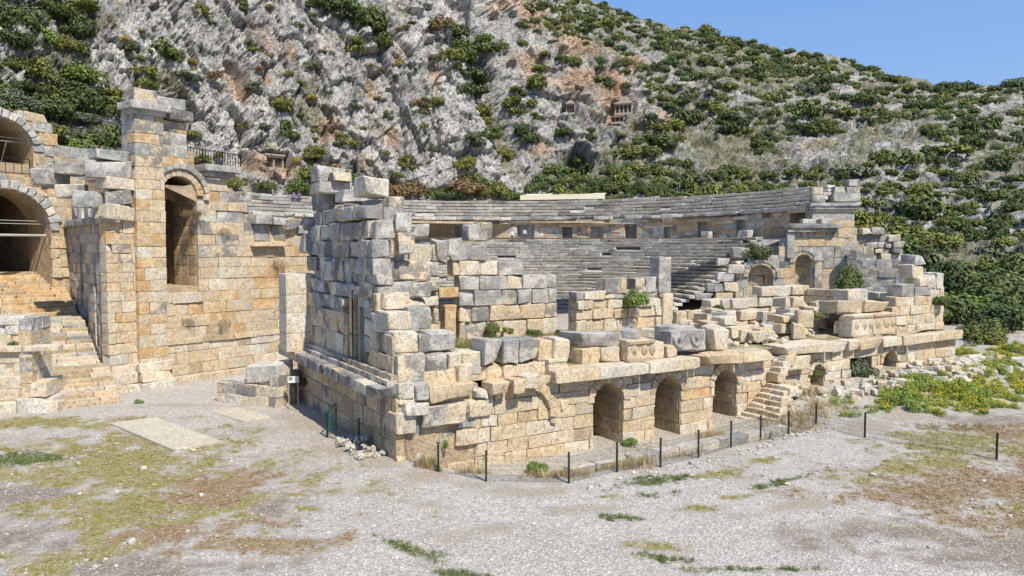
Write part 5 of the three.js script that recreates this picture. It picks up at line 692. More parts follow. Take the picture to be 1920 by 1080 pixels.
{
  const th = thing('grey_flank_wall', 'plain grey ashlar wall stepping down to the right of the niches', 'wall', 30.6, 68.2, 0, Math.atan2(-.42, .91)), L = [];
  const o = { seed: 151, s0: 0, s1: 7.4, y0: 1.5, ymax: 9, list: [.8, .85, .8], course: [.7, .9], len: [1, 1.9], dep: .6, jz: .04, rough: .03, chip: .2, top: stepTop([[0, 8.4], [1.2, 7.6], [2.4, 7.0], [4.8, 6.6], [6.4, 5.7], [8.6, 5.0]]), thick: 1.2, mat: (s, y, r) => pick(r, 'grey', 3, 'dark', 1.5, 'stained', 1.2, 'cream', .5) }; masonry(L, o); corePart(th, o, 'rubble_core', ST.grey); flush(th, L, 'stone_block');
  const t2 = thing('ragged_flank_wall', 'ragged pale rubble wall with a square pillar above the grey flank wall', 'wall', 31.4, 75, 0, Math.atan2(-.2, .98)), M = [], r = rng(152);
  const o2 = { seed: 153, s0: 0, s1: 8.4, y0: 4, ymax: 11.5, course: [.5, .75], len: [.6, 1.3], dep: .9, jz: .3, rough: .08, chip: .5, ch: .08, gap: .03, shift: .25, top: (s) => 10.9 - .25 * s + .4 * vn(s * 1.3, 2, 2) - 3 * sstep(s, 7, 8.6), thick: 1.6, mat: (s, y, r) => pick(r, 'pale', 3, 'grey', 2, 'creamB', 2), skip: (s, y, r) => r() < .06 }; masonry(M, o2); corePart(t2, { ...o2, down: .8, inset: .4 }); M.push({ g: hexBlock(rough(boxCorners(.2, 1.9, 9.6, 12.4, -1, .2), r, .04, .2), .06, r), m: 'grey', name: 'pillar' }); flush(t2, M, 'stone_block');
}

// ---------------------------------------------------------------- shrubs and plants
function leafBlob(seed, n, size, o = {}) { // a rounded shrub of many small leaf sprays, base at y = 0, about 1 m in radius
  const r = rng(seed), lumps = [], h = o.h ?? 0.95; for (let i = 0; i < (o.lumps ?? 9); i++) { const a = r() * 6.283, q = Math.sqrt(r()) * 0.78; lumps.push([q * Math.cos(a), h * (0.2 + 0.55 * r() * (1.1 - q)), q * Math.sin(a), 0.18 + 0.27 * r()]); }
  lumps.push([0, h * .4, 0, .42]); const P = [], C = [];
  for (let i = 0; i < n; i++) {
    const l = lumps[Math.floor(r() * lumps.length)], a = r() * 6.283, b = r() * 1.75 - 0.75, q = Math.sqrt(Math.max(0, 1 - b * b)), rad = l[3] * (0.55 + 0.5 * Math.sqrt(r())) * (r() < .06 ? 1.2 : 1), d = [q * Math.cos(a), b, q * Math.sin(a)];
    const p = [l[0] + d[0] * rad, Math.max(.02, l[1] + d[1] * rad * .95), l[2] + d[2] * rad];
    const n1 = [d[0] + (r() - .5) * 1.6, d[1] + .35 + (r() - .5) * 1.4, d[2] + (r() - .5) * 1.6], ln = Math.hypot(...n1) || 1, nn = n1.map((v) => v / ln);
    let t = [nn[1], -nn[0] + .3, nn[2] * .2 + (r() - .5)]; const dt = t[0] * nn[0] + t[1] * nn[1] + t[2] * nn[2]; t = t.map((v, k) => v - dt * nn[k]); const lt = Math.hypot(...t) || 1; t = t.map((v) => v / lt);
    const w = [nn[1] * t[2] - nn[2] * t[1], nn[2] * t[0] - nn[0] * t[2], nn[0] * t[1] - nn[1] * t[0]], s = size * (0.6 + 0.8 * r()), s2 = s * (o.thin ?? .55), g = (0.55 + 0.85 * r()), wm = (r() - .5) * .25;
    const q0 = p.map((v, k) => v - t[k] * s), q1 = p.map((v, k) => v + w[k] * s2), q2 = p.map((v, k) => v + t[k] * s), q3 = p.map((v, k) => v - w[k] * s2);
    P.push(...q0, ...q1, ...q2, ...q0, ...q2, ...q3); for (let k = 0; k < 6; k++) C.push(g * (1 + wm), g, g * (1 - wm));
  }
  const g = new THREE.BufferGeometry(); g.setAttribute('position', new THREE.Float32BufferAttribute(P, 3)); g.setAttribute('color', new THREE.Float32BufferAttribute(C, 3)); g.computeVertexNormals(); return g;
}
const leaf = (r, g, b) => { const m = new THREE.MeshStandardMaterial({ roughness: .75, vertexColors: true, side: THREE.DoubleSide }); m.color.setRGB(r, g, b); return m; };
const LF = { dark: leaf(.07, .10, .025), mid: leaf(.105, .14, .032), olive: leaf(.165, .175, .036), yellow: leaf(.36, .27, .04), russet: leaf(.20, .13, .06), grey: leaf(.26, .24, .21), bright: leaf(.165, .235, .045), dry: leaf(.46, .36, .21), blue: leaf(.12, .145, .08) };
const BLOB = [0, 1, 2, 3, 4].map((k) => leafBlob(900 + k, 1100, .105, { h: .8 + .12 * k, lumps: 7 + k * 2 })), DENSE = [0, 1, 2].map((k) => leafBlob(950 + k, 3600, .062, { h: .9 + .15 * k, lumps: 14 })), TWIG = leafBlob(970, 1500, .13, { h: 1.1, lumps: 9, thin: .07 }), SMALL = [0, 1].map((k) => leafBlob(980 + k, 260, .16, { lumps: 5 }));
const shrubs = []; // {x, y, z, r, kind, col, hand}
const addShrub = (phi, y, rad, col, name, label, group, blob) => { const p = hillPt(phi, y); shrubs.push({ p, r: rad, col, name, label, group, blob }); };
const CW = { dark: 'dark green', mid: 'green', olive: 'olive green', yellow: 'yellow flowering', russet: 'russet brown', grey: 'bare grey', bright: 'bright green', blue: 'grey green' };
const cliffShrub = (phi, y, rad, col, n = 1) => { const r = rng(Math.round(phi * 70 + y * 13)); for (let k = 0; k < n; k++) addShrub(phi + (k ? (r() - .5) * n * .9 : 0), y + (k ? (r() - .5) * 3 : 0), rad * (k ? .6 + .4 * r() : 1), col, 'cliff_shrub', (rad > 1.7 ? 'broad ' : rad > 1.1 ? 'medium ' : 'small ') + CW[col] + ' shrub ' + (y > 40 ? 'high on the grey cliff' : phi > -12 ? 'in the ravine beside the cliff' : y < 25 ? 'low on the grey cliff' : phi < -48 ? 'on the cliff near the tall cave' : 'in the middle of the grey cliff'), 'shrubs on the cliff'); };
for (const a of [[-24, 45, 3, 'mid', 3], [-29, 46, 2.6, 'dark', 3], [-21, 42, 2.4, 'mid', 3], [-33, 46, 2, 'dark', 2], [-26, 41, 1.8, 'olive', 2], [-59, 34, 2.3, 'mid', 3], [-57, 31, 1.8, 'blue', 2], [-64, 29, 1.8, 'olive', 2], [-54, 33, .8, 'yellow'], [-66, 34, .8, 'yellow'], [-41, 29, 2.0, 'olive', 3], [-40, 26, 1.8, 'mid', 2], [-34, 36, 1.6, 'blue', 2], [-19, 38, 1.2, 'yellow'], [-23, 32, 1.0, 'olive'], [-8, 46, 2.8, 'dark', 4], [-6, 43, 2.8, 'mid', 4], [-9, 40, 2.2, 'olive', 3], [-4, 38, 2.8, 'dark', 4], [-1, 44, 2.6, 'mid', 4], [-5, 35, 2.6, 'dark', 3], [-3, 31, 2.2, 'olive', 3], [-1, 27, 2.2, 'mid', 3], [1, 24, 2, 'olive', 3], [-4, 25, 1.8, 'blue', 3], [-7, 22, 1.8, 'olive', 3], [-11, 46, 2, 'russet', 2], [-70, 27, 2, 'olive', 2], [-45, 37, 1.2, 'olive', 2], [-48, 25, 1.2, 'olive', 1], [-37, 22, 2.2, 'olive', 3], [-30, 24, 1.6, 'olive', 2], [-62, 22, 1.6, 'olive', 2], [-57, 20, 1.4, 'olive', 2], [-15, 30, 1.2, 'olive', 2], [-28, 30, 1.1, 'blue', 2], [-18, 22, 1.4, 'olive', 3], [-52, 42, 1.4, 'olive', 2], [-35, 31, .9, 'yellow'], [-13, 24, 1.2, 'blue', 2], [-60, 26, 1.0, 'yellow'], [-46, 31, 1.1, 'blue', 2], [3, 33, 2, 'olive', 3], [5, 28, 2, 'dark', 3], [-21, 29, .8, 'olive', 2]]) cliffShrub(...a);
{ const r = rng(205); for (let k = 0; k < 90; k++) cliffShrub(-66 + 62 * r(), 19 + 27 * r(), .5 + .9 * r() * r() + .3 * r(), pick(r, 'olive', 3, 'blue', 2, 'mid', 2, 'russet', 1, 'yellow', .4)); }
const foot = (phi, y, rad, col, k = 0) => addShrub(phi, y, rad, col, 'cliff_foot_bush', CW[col] + ' bush at the cliff foot behind the upper seats', CW[col] + ' bushes along the cliff foot', DENSE[k % 3]);
[[-42, 17, 3.2, 'mid'], [-39, 18.5, 2.4, 'olive'], [-36, 18, 3, 'mid'], [-33, 17, 2.6, 'dark'], [-30, 17.5, 2.6, 'mid'], [-27, 16.8, 2.2, 'dark'], [-21, 17, 3.6, 'russet'], [-17.5, 17, 2.8, 'russet'], [-24, 17, 2.4, 'russet'], [-10, 16.6, 2.4, 'dark'], [-13, 16.5, 2, 'mid'], [-7, 17.5, 3.6, 'russet'], [-5, 18.5, 3, 'mid'], [-4, 17, 2.8, 'russet'], [-1, 16.6, 2.6, 'olive'], [2, 16.5, 2, 'olive'], [-48, 16.6, 1.8, 'mid'], [-54, 16.5, 1.8, 'olive'], [17, 17, 2.2, 'mid'], [20, 17.5, 2.6, 'dark'], [24, 17.5, 2.4, 'mid'], [28, 17, 2.4, 'dark']].forEach((a, i) => foot(...a, i));
{ // thick wood on the left slope
  const r = rng(201); for (let k = 0; k < 420; k++) { const phi = -106 + 40 * r(), y = 15 + 27 * r(), col = pick(r, 'dark', 3, 'mid', 3, 'olive', 3, 'bright', 1, 'blue', 1); if (phi > -73 && y > 21 && y < 24 + (phi + 73) * 4) continue; if (phi > -68) continue; const p = hillPt(phi, y), rad = 1.9 + 1.5 * r(); if (shrubs.some((s) => s.left && s.p.distanceTo(p) < .42 * (s.r + rad))) continue; addShrub(phi, y, rad, col, 'slope_bush', (rad > 2.7 ? 'broad ' : 'small ') + CW[col] + ' bush in the thicket ' + (y > 30 ? 'high beside the cliff' : phi < -88 ? 'behind the upper vault' : y < 21 ? 'low behind the pier' : 'on the slope above the vaults'), 'bushes of the thicket', DENSE[k % 3]); shrubs[shrubs.length - 1].left = true; }
  for (const [phi, y, rad, col] of [[-79, 18.5, 1.7, 'yellow'], [-76, 17.5, 1.4, 'yellow'], [-81, 19, 1.8, 'bright'], [-78, 21, 2.6, 'grey'], [-75, 22, 2.4, 'grey'], [-74, 19, 2.2, 'grey'], [-72, 19, 2.2, 'mid'], [-84, 20, 2.2, 'russet']]) addShrub(phi, y, rad, col, 'slope_bush', CW[col] + ' bush in the thicket above the vaults', CW[col] + ' bushes of the thicket', col === 'grey' ? TWIG : DENSE[1]);
}
{ // scrub over the open hillside
  const r = rng(202), list = []; let tries = 0;
  while (list.length < 1750 && tries++ < 30000) { const i = Math.floor(NC * (0.52 + 0.47 * r())), j = 8 + Math.floor((NR - 50) * r()), o = (j * NC + i) * 3, p = new THREE.Vector3(hill.P[o], hill.P[o + 1], hill.P[o + 2]), phi = hill.phi[i]; if (phi < 3) continue;
    if ([...CAVES.slice(0, 5), ...TOMBS].some((c) => { const q = basePt(c[0], c[1]); return Math.hypot(q[0] - p.x, q[1] + p.z, c[1] + 1 - p.y) < 5.2; })) continue; const rocky = fbm(p.x * .055, p.y * .05, p.z * .055, 3); if (rocky < -.24 - .12 * sstep(p.y, 40, 60) || (phi < 22 && p.y > 30 && p.y < 50 && r() < .8)) continue; const rad = (.8 + 2.3 * r() * r() + .6 * r()) * (phi > 22 ? 1.12 : .9); if (list.some((s) => s.p.distanceToSquared(p) < .33 * (s.r + rad) ** 2)) continue; const rw = r(); list.push({ p, r: rad, col: rw < .3 ? 'dark' : rw < .66 ? 'mid' : rw < .92 ? 'olive' : 'blue' }); }
  const seen = (s) => { const d = -s.p.z, u = s.p.x / d; return (Math.abs(u) < .72 ? 1 : .05) * s.r / d * (s.p.y > 70 ? .5 : 1); }; list.sort((a, b) => seen(b) - seen(a));
  list.slice(0, 280).forEach((s) => shrubs.push({ ...s, name: 'hillside_shrub', label: (s.r > 2.2 ? 'broad ' : s.r > 1.5 ? 'medium ' : 'small ') + CW[s.col] + ' shrub ' + (s.p.y > 48 ? 'near the ridge of the hill' : s.p.y < 19 ? 'low on the slope behind the seats' : s.p.x < 35 ? 'on the rocky slope around the tombs' : s.p.y > 32 ? 'on the upper open slope' : 'on the middle open slope'), group: CW[s.col] + ' shrubs on the hillside' }));
  const rest = list.slice(280), im = new THREE.InstancedMesh(BLOB[2], LF.mid, rest.length), m = new THREE.Matrix4(), q = new THREE.Quaternion(), up = new THREE.Vector3(0, 1, 0);
  rest.forEach((s, k) => { q.setFromAxisAngle(up, k * 2.4); m.compose(s.p.clone().add(new THREE.Vector3(0, -.25 * s.r, 0)), q, new THREE.Vector3(s.r * (.8 + .5 * hsh(k, 1, 1)), s.r * (.7 + .5 * hsh(k, 2, 1)), s.r * (.8 + .5 * hsh(k, 3, 1)))); im.setMatrixAt(k, m); im.setColorAt(k, new THREE.Color().setRGB(...({ dark: [.65, .7, .7], mid: [1, 1, 1], olive: [1.4, 1.2, 1.1], blue: [.8, .9, 1.3] })[s.col])); });
  im.name = 'hillside_scrub'; tag(im, 'distant scrub scattered over the hillside', 'scrub', null, 'stuff'); scene.add(im);
}
{ const r = rng(203); shrubs.forEach((s, k) => { const g = s.blob ?? BLOB[k % 5], o = solo(s.name, s.label, s.name.includes('bush') ? 'bush' : 'shrub', g, LF[s.col], s.group); o.position.copy(s.p); o.position.y -= .28 * s.r; o.rotation.y = r() * 6.28; o.scale.set(s.r * (.8 + .5 * r()), s.r * (.7 + .5 * r()), s.r * (.8 + .5 * r())); }); }
// larger bushes on the right, beyond the end of the stage
{ const r = rng(204); const spots = [[35.5, 55.5, 1.9, 'mid'], [38.5, 58, 2.6, 'dark'], [42, 61, 3.0, 'mid'], [36.5, 61, 2.8, 'mid'], [40, 66, 3.2, 'bright'], [44.5, 68, 3.4, 'mid'], [47, 63, 2.6, 'dark'], [38, 70, 3.0, 'mid'], [43, 73, 3.2, 'dark'], [48, 72, 3.2, 'mid'], [34.2, 64.5, 2.2, 'mid'], [51, 69, 3, 'olive'], [37.5, 76, 2.8, 'olive'], [46, 79, 3, 'dark'], [52, 78, 3, 'mid'], [41, 80, 2.6, 'mid'], [34.2, 53.6, 1.5, 'olive'], [44.5, 57, 2.0, 'dark'], [40.5, 54, 1.2, 'dry'], [43.5, 53.2, 1.3, 'olive'], [49, 58, 2.2, 'dark'], [56, 74, 3, 'dark'], [35, 81, 2.4, 'olive'], [40, 86, 2.4, 'dark']];
  spots.forEach(([x, d, rad, col], k) => { const o = solo('valley_bush', (CW[col] ?? 'dry straw coloured') + ' bush in the hollow beyond the stage end', 'bush', DENSE[k % 3], LF[col], (CW[col] ?? 'dry') + ' bushes in the hollow'); const ph = Math.atan2(x - OX, d - OD) * 180 / Math.PI, rr = Math.hypot(x - OX, d - OD), pr = profile(clamp(ph, PH0, PH1)); let y = groundY(x, d); for (let i = 0; i < 5; i++) if (rr > pr[i][0] && rr <= pr[i + 1][0]) y = Math.max(y, lerp(pr[i][1], pr[i + 1][1], (rr - pr[i][0]) / (pr[i + 1][0] - pr[i][0]))); o.position.set(x, y - .2, -d); o.rotation.y = r() * 6; o.scale.set(rad * 1.1, rad * (.85 + .25 * r()), rad * 1.1); }); }
// plants rooted in the ruins
function plant(label, x, y, d, rad, col, blob = SMALL[0], sy = 1, group) { const o = solo('wall_plant', label, 'plant', blob, LF[col], group); o.position.set(x, y, -d); o.scale.set(rad, rad * sy, rad); o.rotation.y = x * 3; return o; }
const onStage = (label, L, N, y, rad, col, blob, sy) => plant(label, ...(() => { const [x, d] = SW(L, N); return [x, y, d]; })(), rad, col, blob, sy);
onStage('bushy bright green plant growing from the low cream ruin', 21.3, 11.6, 4.4, .95, 'bright', DENSE[0], 1.3); onStage('round dark green cushion plant at the back wall foot', 13.0, 10.9, 2.9, .55, 'dark', DENSE[1]); onStage('small round cushion plant near the back wall end', 15.0, 11.0, 2.9, .38, 'dark', DENSE[1]); onStage('trailing green plant on the back wall right of the doorway', 10.7, 11.6, 3.1, .6, 'mid', DENSE[2], 1.2); onStage('small leafy plant on the back wall beside the trailing one', 11.6, 11.5, 3.1, .4, 'olive', SMALL[1], 1.4); onStage('dark leafy bush hanging in the small broken arch', 24.3, .0, 1.15, .42, 'mid', DENSE[0], 1.1); onStage('grey green bush filling the collapsed opening', 28.4, .05, .6, 1.1, 'blue', DENSE[2], 1.1); onStage('leafy bush rooted in the far end wall', 37.4, .6, 4.5, .55, 'mid', DENSE[1], 1.3); onStage('green tuft on the slabs beside the carved heads', 27.0, 2.0, 4.1, .5, 'olive', SMALL[0]); onStage('small green weed in the first archway', 11.2, -.4, -.75, .5, 'bright', DENSE[0], .7); onStage('green weed at the foot of the corner blocks', 5.2, -1.8, -.7, .55, 'bright', DENSE[1], .8); onStage('thin green weed in a joint of the corner blocks', 2.0, -.1, .3, .22, 'bright', SMALL[1], 1.6); onStage('dark small plant on the pale rubble wall', 27.6, 10.3, 3.9, .5, 'mid', DENSE[1]); onStage('low weed under the dark ledge by the panel', .0, 12.6, .9, .45, 'dark', DENSE[2]);
plant('rounded dark shrub on the seats beside the right wall', 22.9, 7.2, 71.2, 1.6, 'dark', DENSE[0], 1.15); plant('tall green bush growing against the far niche wall', 30.2, 3.4, 66.5, 1.7, 'mid', DENSE[2], 1.9); plant('green weed at the lowest step of the stair', -19.6, 0, 38.9, .28, 'bright', SMALL[0]); plant('olive tuft on the ledge of the entrance wall', -24.9, 3.2, 37, .5, 'mid', SMALL[0]);
{ const A = (label, s, y, rad, sy = 1, col = 'dry') => { const [x, d] = AW(s, -.12); plant(label, x, y, d, rad, col, TWIG, sy); }; A('dry bramble hanging at the foot of the window arch', 5.2, 10.0, .75, .9, 'russet'); A('dry weed hanging from the wall below the capital', 7.2, 9.0, .45, 1.3); A('dry straw tuft low on the honey wall', 7.0, 3.2, .5, 1.4); A('dry straw tuft on the wall beside the low one', 4.7, 3.6, .4, 1.1); A('dry hanging weeds near the ledge pier', 11.2, 6.8, .7, 1.3); A('small green weed beside the capital', 8.6, 11.6, .25, 1, 'bright'); }

// ---------------------------------------------------------------- grass, flowers, gravel
function tuft(seed, n, hgt, spread, wid) { const r = rng(seed), P = [], C = []; for (let i = 0; i < n; i++) { const a = r() * 6.28, q = spread * r(), x = q * Math.cos(a), z = q * Math.sin(a), h = hgt * (.5 + .7 * r()), b = r() * 6.28, lx = Math.cos(b) * h * .45, lz = Math.sin(b) * h * .45, w = wid, c = .7 + .6 * r(); P.push(x - Math.sin(b) * w, 0, z + Math.cos(b) * w, x + Math.sin(b) * w, 0, z - Math.cos(b) * w, x + lx, h, z + lz); for (let k = 0; k < 3; k++) C.push(c, c, c); } const g = new THREE.BufferGeometry(); g.setAttribute('position', new THREE.Float32BufferAttribute(P, 3)); g.setAttribute('color', new THREE.Float32BufferAttribute(C, 3)); g.computeVertexNormals(); return g; }
const white = new THREE.MeshStandardMaterial({ roughness: .9, vertexColors: true, side: THREE.DoubleSide });
function scatter(name, label, category, geo, mat, list) { const im = new THREE.InstancedMesh(geo, mat, list.length), m = new THREE.Matrix4(), q = new THREE.Quaternion(), up = new THREE.Vector3(0, 1, 0), c = new THREE.Color(); list.forEach((t, k) => { q.setFromAxisAngle(up, t.a); m.compose(new THREE.Vector3(t.x, t.y, -t.d), q, new THREE.Vector3(t.s, t.s * (t.h ?? 1), t.s)); im.setMatrixAt(k, m); im.setColorAt(k, c.setRGB(...t.c)); }); im.name = name; im.castShadow = im.receiveShadow = true; tag(im, label, category, null, 'stuff'); scene.add(im); }
{
  const r = rng(301), low = [], tall = [], meadow = [], flow = [], peb = [], TC = { moss: [.29, .25, .05], red: [.30, .19, .08], green: [.13, .17, .045], meadow: [.17, .21, .05], dry: [.50, .39, .21] };
  for (let k = 0; k < 150000; k++) { const x = -27 + 54 * r(), d = 16 + 26 * r(); if (Math.abs(x) > d * .75 + 1) continue; const n1 = vn(x * .9, d * .9, 1), n2 = vn(x * 3.1, d * 3.1, 2), n3 = vn(x * 9, d * 9, 4), [kd, f] = coverAt(x, d, .34 * n1 + .42 * n2 + .4 * n3 + .06); if (!TC[kd] || kd === 'meadow' || kd === 'dry') continue; if (r() > (kd === 'green' ? 1.1 : .6) * sstep(f, 0, .7)) continue; const v = .7 + .6 * r(); low.push({ x, d,  y: groundY(x, d) - .01, a: r() * 6, s: .5 + .7 * r(), h: kd === 'green' ? 1.5 : .8, c: TC[kd].map((q) => q * v) }); }
  scatter('ground_moss', 'low moss and short grass in patches on the gravel yard', 'moss', tuft(310, 9, .085, .09, .009), white, low);
  const dryAt = (x, d, n, rx, rd, s0, col = TC.dry) => { for (let k = 0; k < n; k++) { const X = x + (r() + r() - 1) * rx, D = d + (r() + r() - 1) * rd, v = .6 + .7 * r(); tall.push({ x: X, d: D, y: groundY(X, D) - .02, a: r() * 6, s: s0 * (.6 + .8 * r()), c: col.map((q) => q * v) }); } };
  for (const [L, N, n, rx, s] of [[4.5, -4.2, 260, 1.6, .8], [7.2, -4.6, 220, 1.4, .8], [10, -4.2, 120, 1.4, .6], [14, -3.6, 150, 1.6, .7], [17.5, -3.4, 150, 2.2, .8], [19.5, -2.6, 150, 2.0, .9], [21.5, -2.4, 130, 1.8, .8], [21.8, -1.2, 120, .8, 1], [2.2, -2.4, 120, .8, .8], [.8, -1.2, 60, .5, 1.2], [12, -1.6, 120, 2.5, .5], [15.5, -1.2, 160, 1, .6], [23, -.6, 90, .8, .9], [34, -1.4, 90, 1.4, .9]]) { const [x, d] = SW(L, N); dryAt(x, d, n, rx, rx * .7, s); } dryAt(20, 33.5, 120, 2.5, .8, .5, [.3, .26, .1]); dryAt(41, 54, 300, 3, 1.5, 1.2, [.42, .30, .15]);
  scatter('dry_grass', 'tall straw coloured dry grass along the fence and wall foot', 'grass', tuft(311, 12, .42, .12, .008), white, tall);
  for (let k = 0; k < 9000; k++) { const x = 15 + 34 * r(), d = 33 + 20 * r(), n2 = vn(x * .9, d * .9, 1) * .3 + vn(x * 3.1, d * 3.1, 2) * .2, [kd, f] = coverAt(x, d, n2); if (kd !== 'meadow' || r() > sstep(f, 0, .45)) continue; const [L, N] = WS(x, d); if (N > -2.2 && L < 40) continue; const v = .7 + .6 * r(), big = .4 + .6 * sstep(vn(x * .5, d * .5, 9), -.2, .5); meadow.push({ x, d, y: groundY(x, d) - .03, a: r() * 6, s: .46 * big * (.7 + .6 * r()), h: .9 + .8 * r(), c: (r() < .5 ? [1.7, 1.35, .8] : [1.1, 1.1, 1]).map((q) => q * v) }); if (vn(x * .6 + 9, d * .6, 3) > -.15) for (let m = 0; m < 5; m++) flow.push({ x: x + (r() - .5) * .5, d: d + (r() - .5) * .5, y: groundY(x, d) + .36 * big + .14 * r(), a: r() * 6, s: .6 + .6 * r(), c: r() < .85 ? [.75, .58, .03] : [.7, .38, .03] }); }
  scatter('meadow_growth', 'lush green weeds of the flowering meadow by the rubble', 'weeds', leafBlob(990, 420, .1, { lumps: 7, h: 1.1, thin: .35 }), LF.bright, meadow);
  scatter('meadow_flowers', 'yellow blossoms dotted over the lush green meadow weeds', 'flowers', (() => { const g = new THREE.OctahedronGeometry(.033, 0); g.scale(1, .5, 1); return withColor(g); })(), white, flow);
  for (let k = 0; k < 46000; k++) { const d = 16.5 + 24 * Math.pow(r(), 1.4), x = (r() * 2 - 1) * (d * .74 + 1), n1 = vn(x * .9, d * .9, 1), n2 = vn(x * 3.1, d * 3.1, 2), [kd] = coverAt(x, d, .34 * n1 + .3 * n2); const [L, N] = WS(x, d); if (N > 0 && L > -.8) continue; if (kd !== 'gravel' && r() < .86) continue; const v = .5 + .68 * r(), w = r() < .15 ? .04 : 0; peb.push({ x, d, y: groundY(x, d), a: r() * 6, s: (r() < .03 ? 1.8 : 1) * (.5 + .8 * r()), h: .7, c: [(.52 + w) * v, .495 * v, (.455 - w) * v] }); }
  const rk = rng(320); scatter('loose_gravel', 'loose pale gravel stones strewn over the yard', 'gravel', (() => { const g = new THREE.IcosahedronGeometry(.028, 0), p = g.attributes.position; for (let i = 0; i < p.count; i++) { const h = .75 + .5 * hsh(Math.round(p.getX(i) * 9e3), Math.round(p.getY(i) * 9e3), 3); p.setXYZ(i, p.getX(i) * h, p.getY(i) * h * .7, p.getZ(i) * h); } g.computeVertexNormals(); return withColor(g); })(), white, peb);
  // grass on the terrace
  const tg = []; for (let k = 0; k < 2600; k++) { const L = 4 + 12 * r(), N = 3 + 8.6 * r(), [x, d] = SW(L, N); if (vn(x * .8, d * .8, 6) < -.15) continue; const v = .6 + .7 * r(); tg.push({ x, d, y: 2.86, a: r() * 6, s: .7 + .6 * r(), c: (N < 7 || r() < .7 ? [.20, .21, .05] : [.45, .36, .17]).map((q) => q * v) }); } scatter('terrace_grass', 'thin green grass on top of the stage building', 'grass', tuft(312, 10, .28, .16, .01), white, tg);
  // single stones lying on the yard
  for (let k = 0; k < 110; k++) { const left = k < 64, x = left ? -18 + 8 * r() : 9 + 9 * r(), d = left ? 17.5 + 14 * r() : 19 + 10 * r(), w = .05 + .13 * r() * r(); const o = solo('yard_stone', (w > .1 ? 'larger ' : 'small ') + (left ? 'pale stone on the mossy soil before the entrance stair' : 'pale stone on the reddish ground outside the fence'), 'stone', rockGeo(r, w, w * .6, w * .8), ST.pale, left ? 'stones on the mossy soil' : 'stones on the reddish ground'); o.position.set(x, groundY(x, d) + w * .25, -d); }
}

// ---------------------------------------------------------------- fence, panel, paving
{
  const th = thing('mesh_fence', 'low wire mesh fence on dark posts around the front of the ruin', 'fence', 0, 0), post = new THREE.MeshStandardMaterial({ color: 0x24302b, roughness: .55, metalness: .3 }), wire = new THREE.MeshStandardMaterial({ color: 0x3c4a42, roughness: .6, metalness: .4 });
  const panel = (a, b, h = .92) => { const L = Math.hypot(b[0] - a[0], b[1] - a[1]), ya = groundY(...a), yb = groundY(...b), g = [], n = Math.round(L / .055); for (let i = 1; i < n; i++) { const t = i / n; g.push(plainBox(.005, h, .005, lerp(a[0], b[0], t), lerp(ya, yb, t) + h / 2 + .03, -lerp(a[1], b[1], t))); } for (let k = 0; k < 6; k++) { const q = plainBox(Math.hypot(L, yb - ya), .005, .005); q.rotateZ(Math.atan2(yb - ya, L)); q.rotateY(Math.atan2(b[1] - a[1], b[0] - a[0])); q.translate((a[0] + b[0]) / 2, (ya + yb) / 2 + .05 + k * .175, -(a[1] + b[1]) / 2); g.push(q); } return mergeGeometries(g); };
  const pts = fenceLine; pts.forEach((p, i) => { const po = part(th, 'post', plainBox(.065, 1.12, .065, p[0], groundY(...p) + .5, -p[1]), post); part(po, 'post_cap', plainBox(.075, .03, .075, p[0], groundY(...p) + 1.075, -p[1]), post); if (i) part(th, 'wire_panel', panel(pts[i - 1], p), wire); });
  const t2 = thing('leaning_fence', 'sagging wire mesh between a fence corner and a lone post on the grass', 'fence', 0, 0), e = [18.6, 28.3]; part(t2, 'post', plainBox(.065, 1.1, .065, e[0], groundY(...e) + .5, -e[1]), post); part(t2, 'wire_panel', panel([15.2, 31.55], e, .4), wire);
  const t3 = thing('mesh_gate', 'green mesh gate panel standing at the fence end by the side wall', 'gate', 0, 0), ga = [-7.95, 31.65], gb = [-7.85, 33.0]; part(t3, 'frame', mergeGeometries([plainBox(.05, 1.15, .05, ga[0], .6, -ga[1] - .06), plainBox(.05, 1.2, .05, gb[0], .62, -gb[1]), plainBox(.05, .05, 1.3, (ga[0] + gb[0]) / 2, 1.15, -(ga[1] + gb[1]) / 2)]), new THREE.MeshStandardMaterial({ color: 0x1f5a4d, roughness: .6 })); part(t3, 'wire_panel', panel(ga, gb, 1.05), new THREE.MeshStandardMaterial({ color: 0x2a6e60, roughness: .6 })); part(t3, 'post', plainBox(.06, 1.25, .06, -5.6, .6, -32.9), post);
}
{
  const [x, d] = [-11.1, 37.6], th = thing('information_panel', 'small white information panel on two thin legs before the side wall', 'sign', x, d, groundY(x, d), .35), metal = new THREE.MeshStandardMaterial({ color: 0xa9a79f, roughness: .5, metalness: .4 });
  for (const s of [-.22, .22]) part(th, 'leg', plainBox(.045, 1.45, .045, s, .7, 0), metal); const b = part(th, 'board', new THREE.BoxGeometry(.56, .34, .03).translate(0, 1.5, .05), metal);
  const cv = document.createElement('canvas'); cv.width = 128; cv.height = 78; const c = cv.getContext('2d'); c.fillStyle = '#e9e9e4'; c.fillRect(0, 0, 128, 78); c.fillStyle = '#7d8a86'; c.fillRect(8, 8, 48, 40); c.fillStyle = '#9a9a96'; for (let k = 0; k < 6; k++) c.fillRect(64, 10 + k * 9, 54 - (k % 3) * 8, 3); for (let k = 0; k < 2; k++) c.fillRect(8, 56 + k * 8, 48, 3);
  const ct = new THREE.CanvasTexture(cv); ct.colorSpace = THREE.SRGBColorSpace; part(b, 'printed_face', new THREE.PlaneGeometry(.54, .32).translate(0, 1.5, .068), new THREE.MeshStandardMaterial({ map: ct, roughness: .5 }));
}
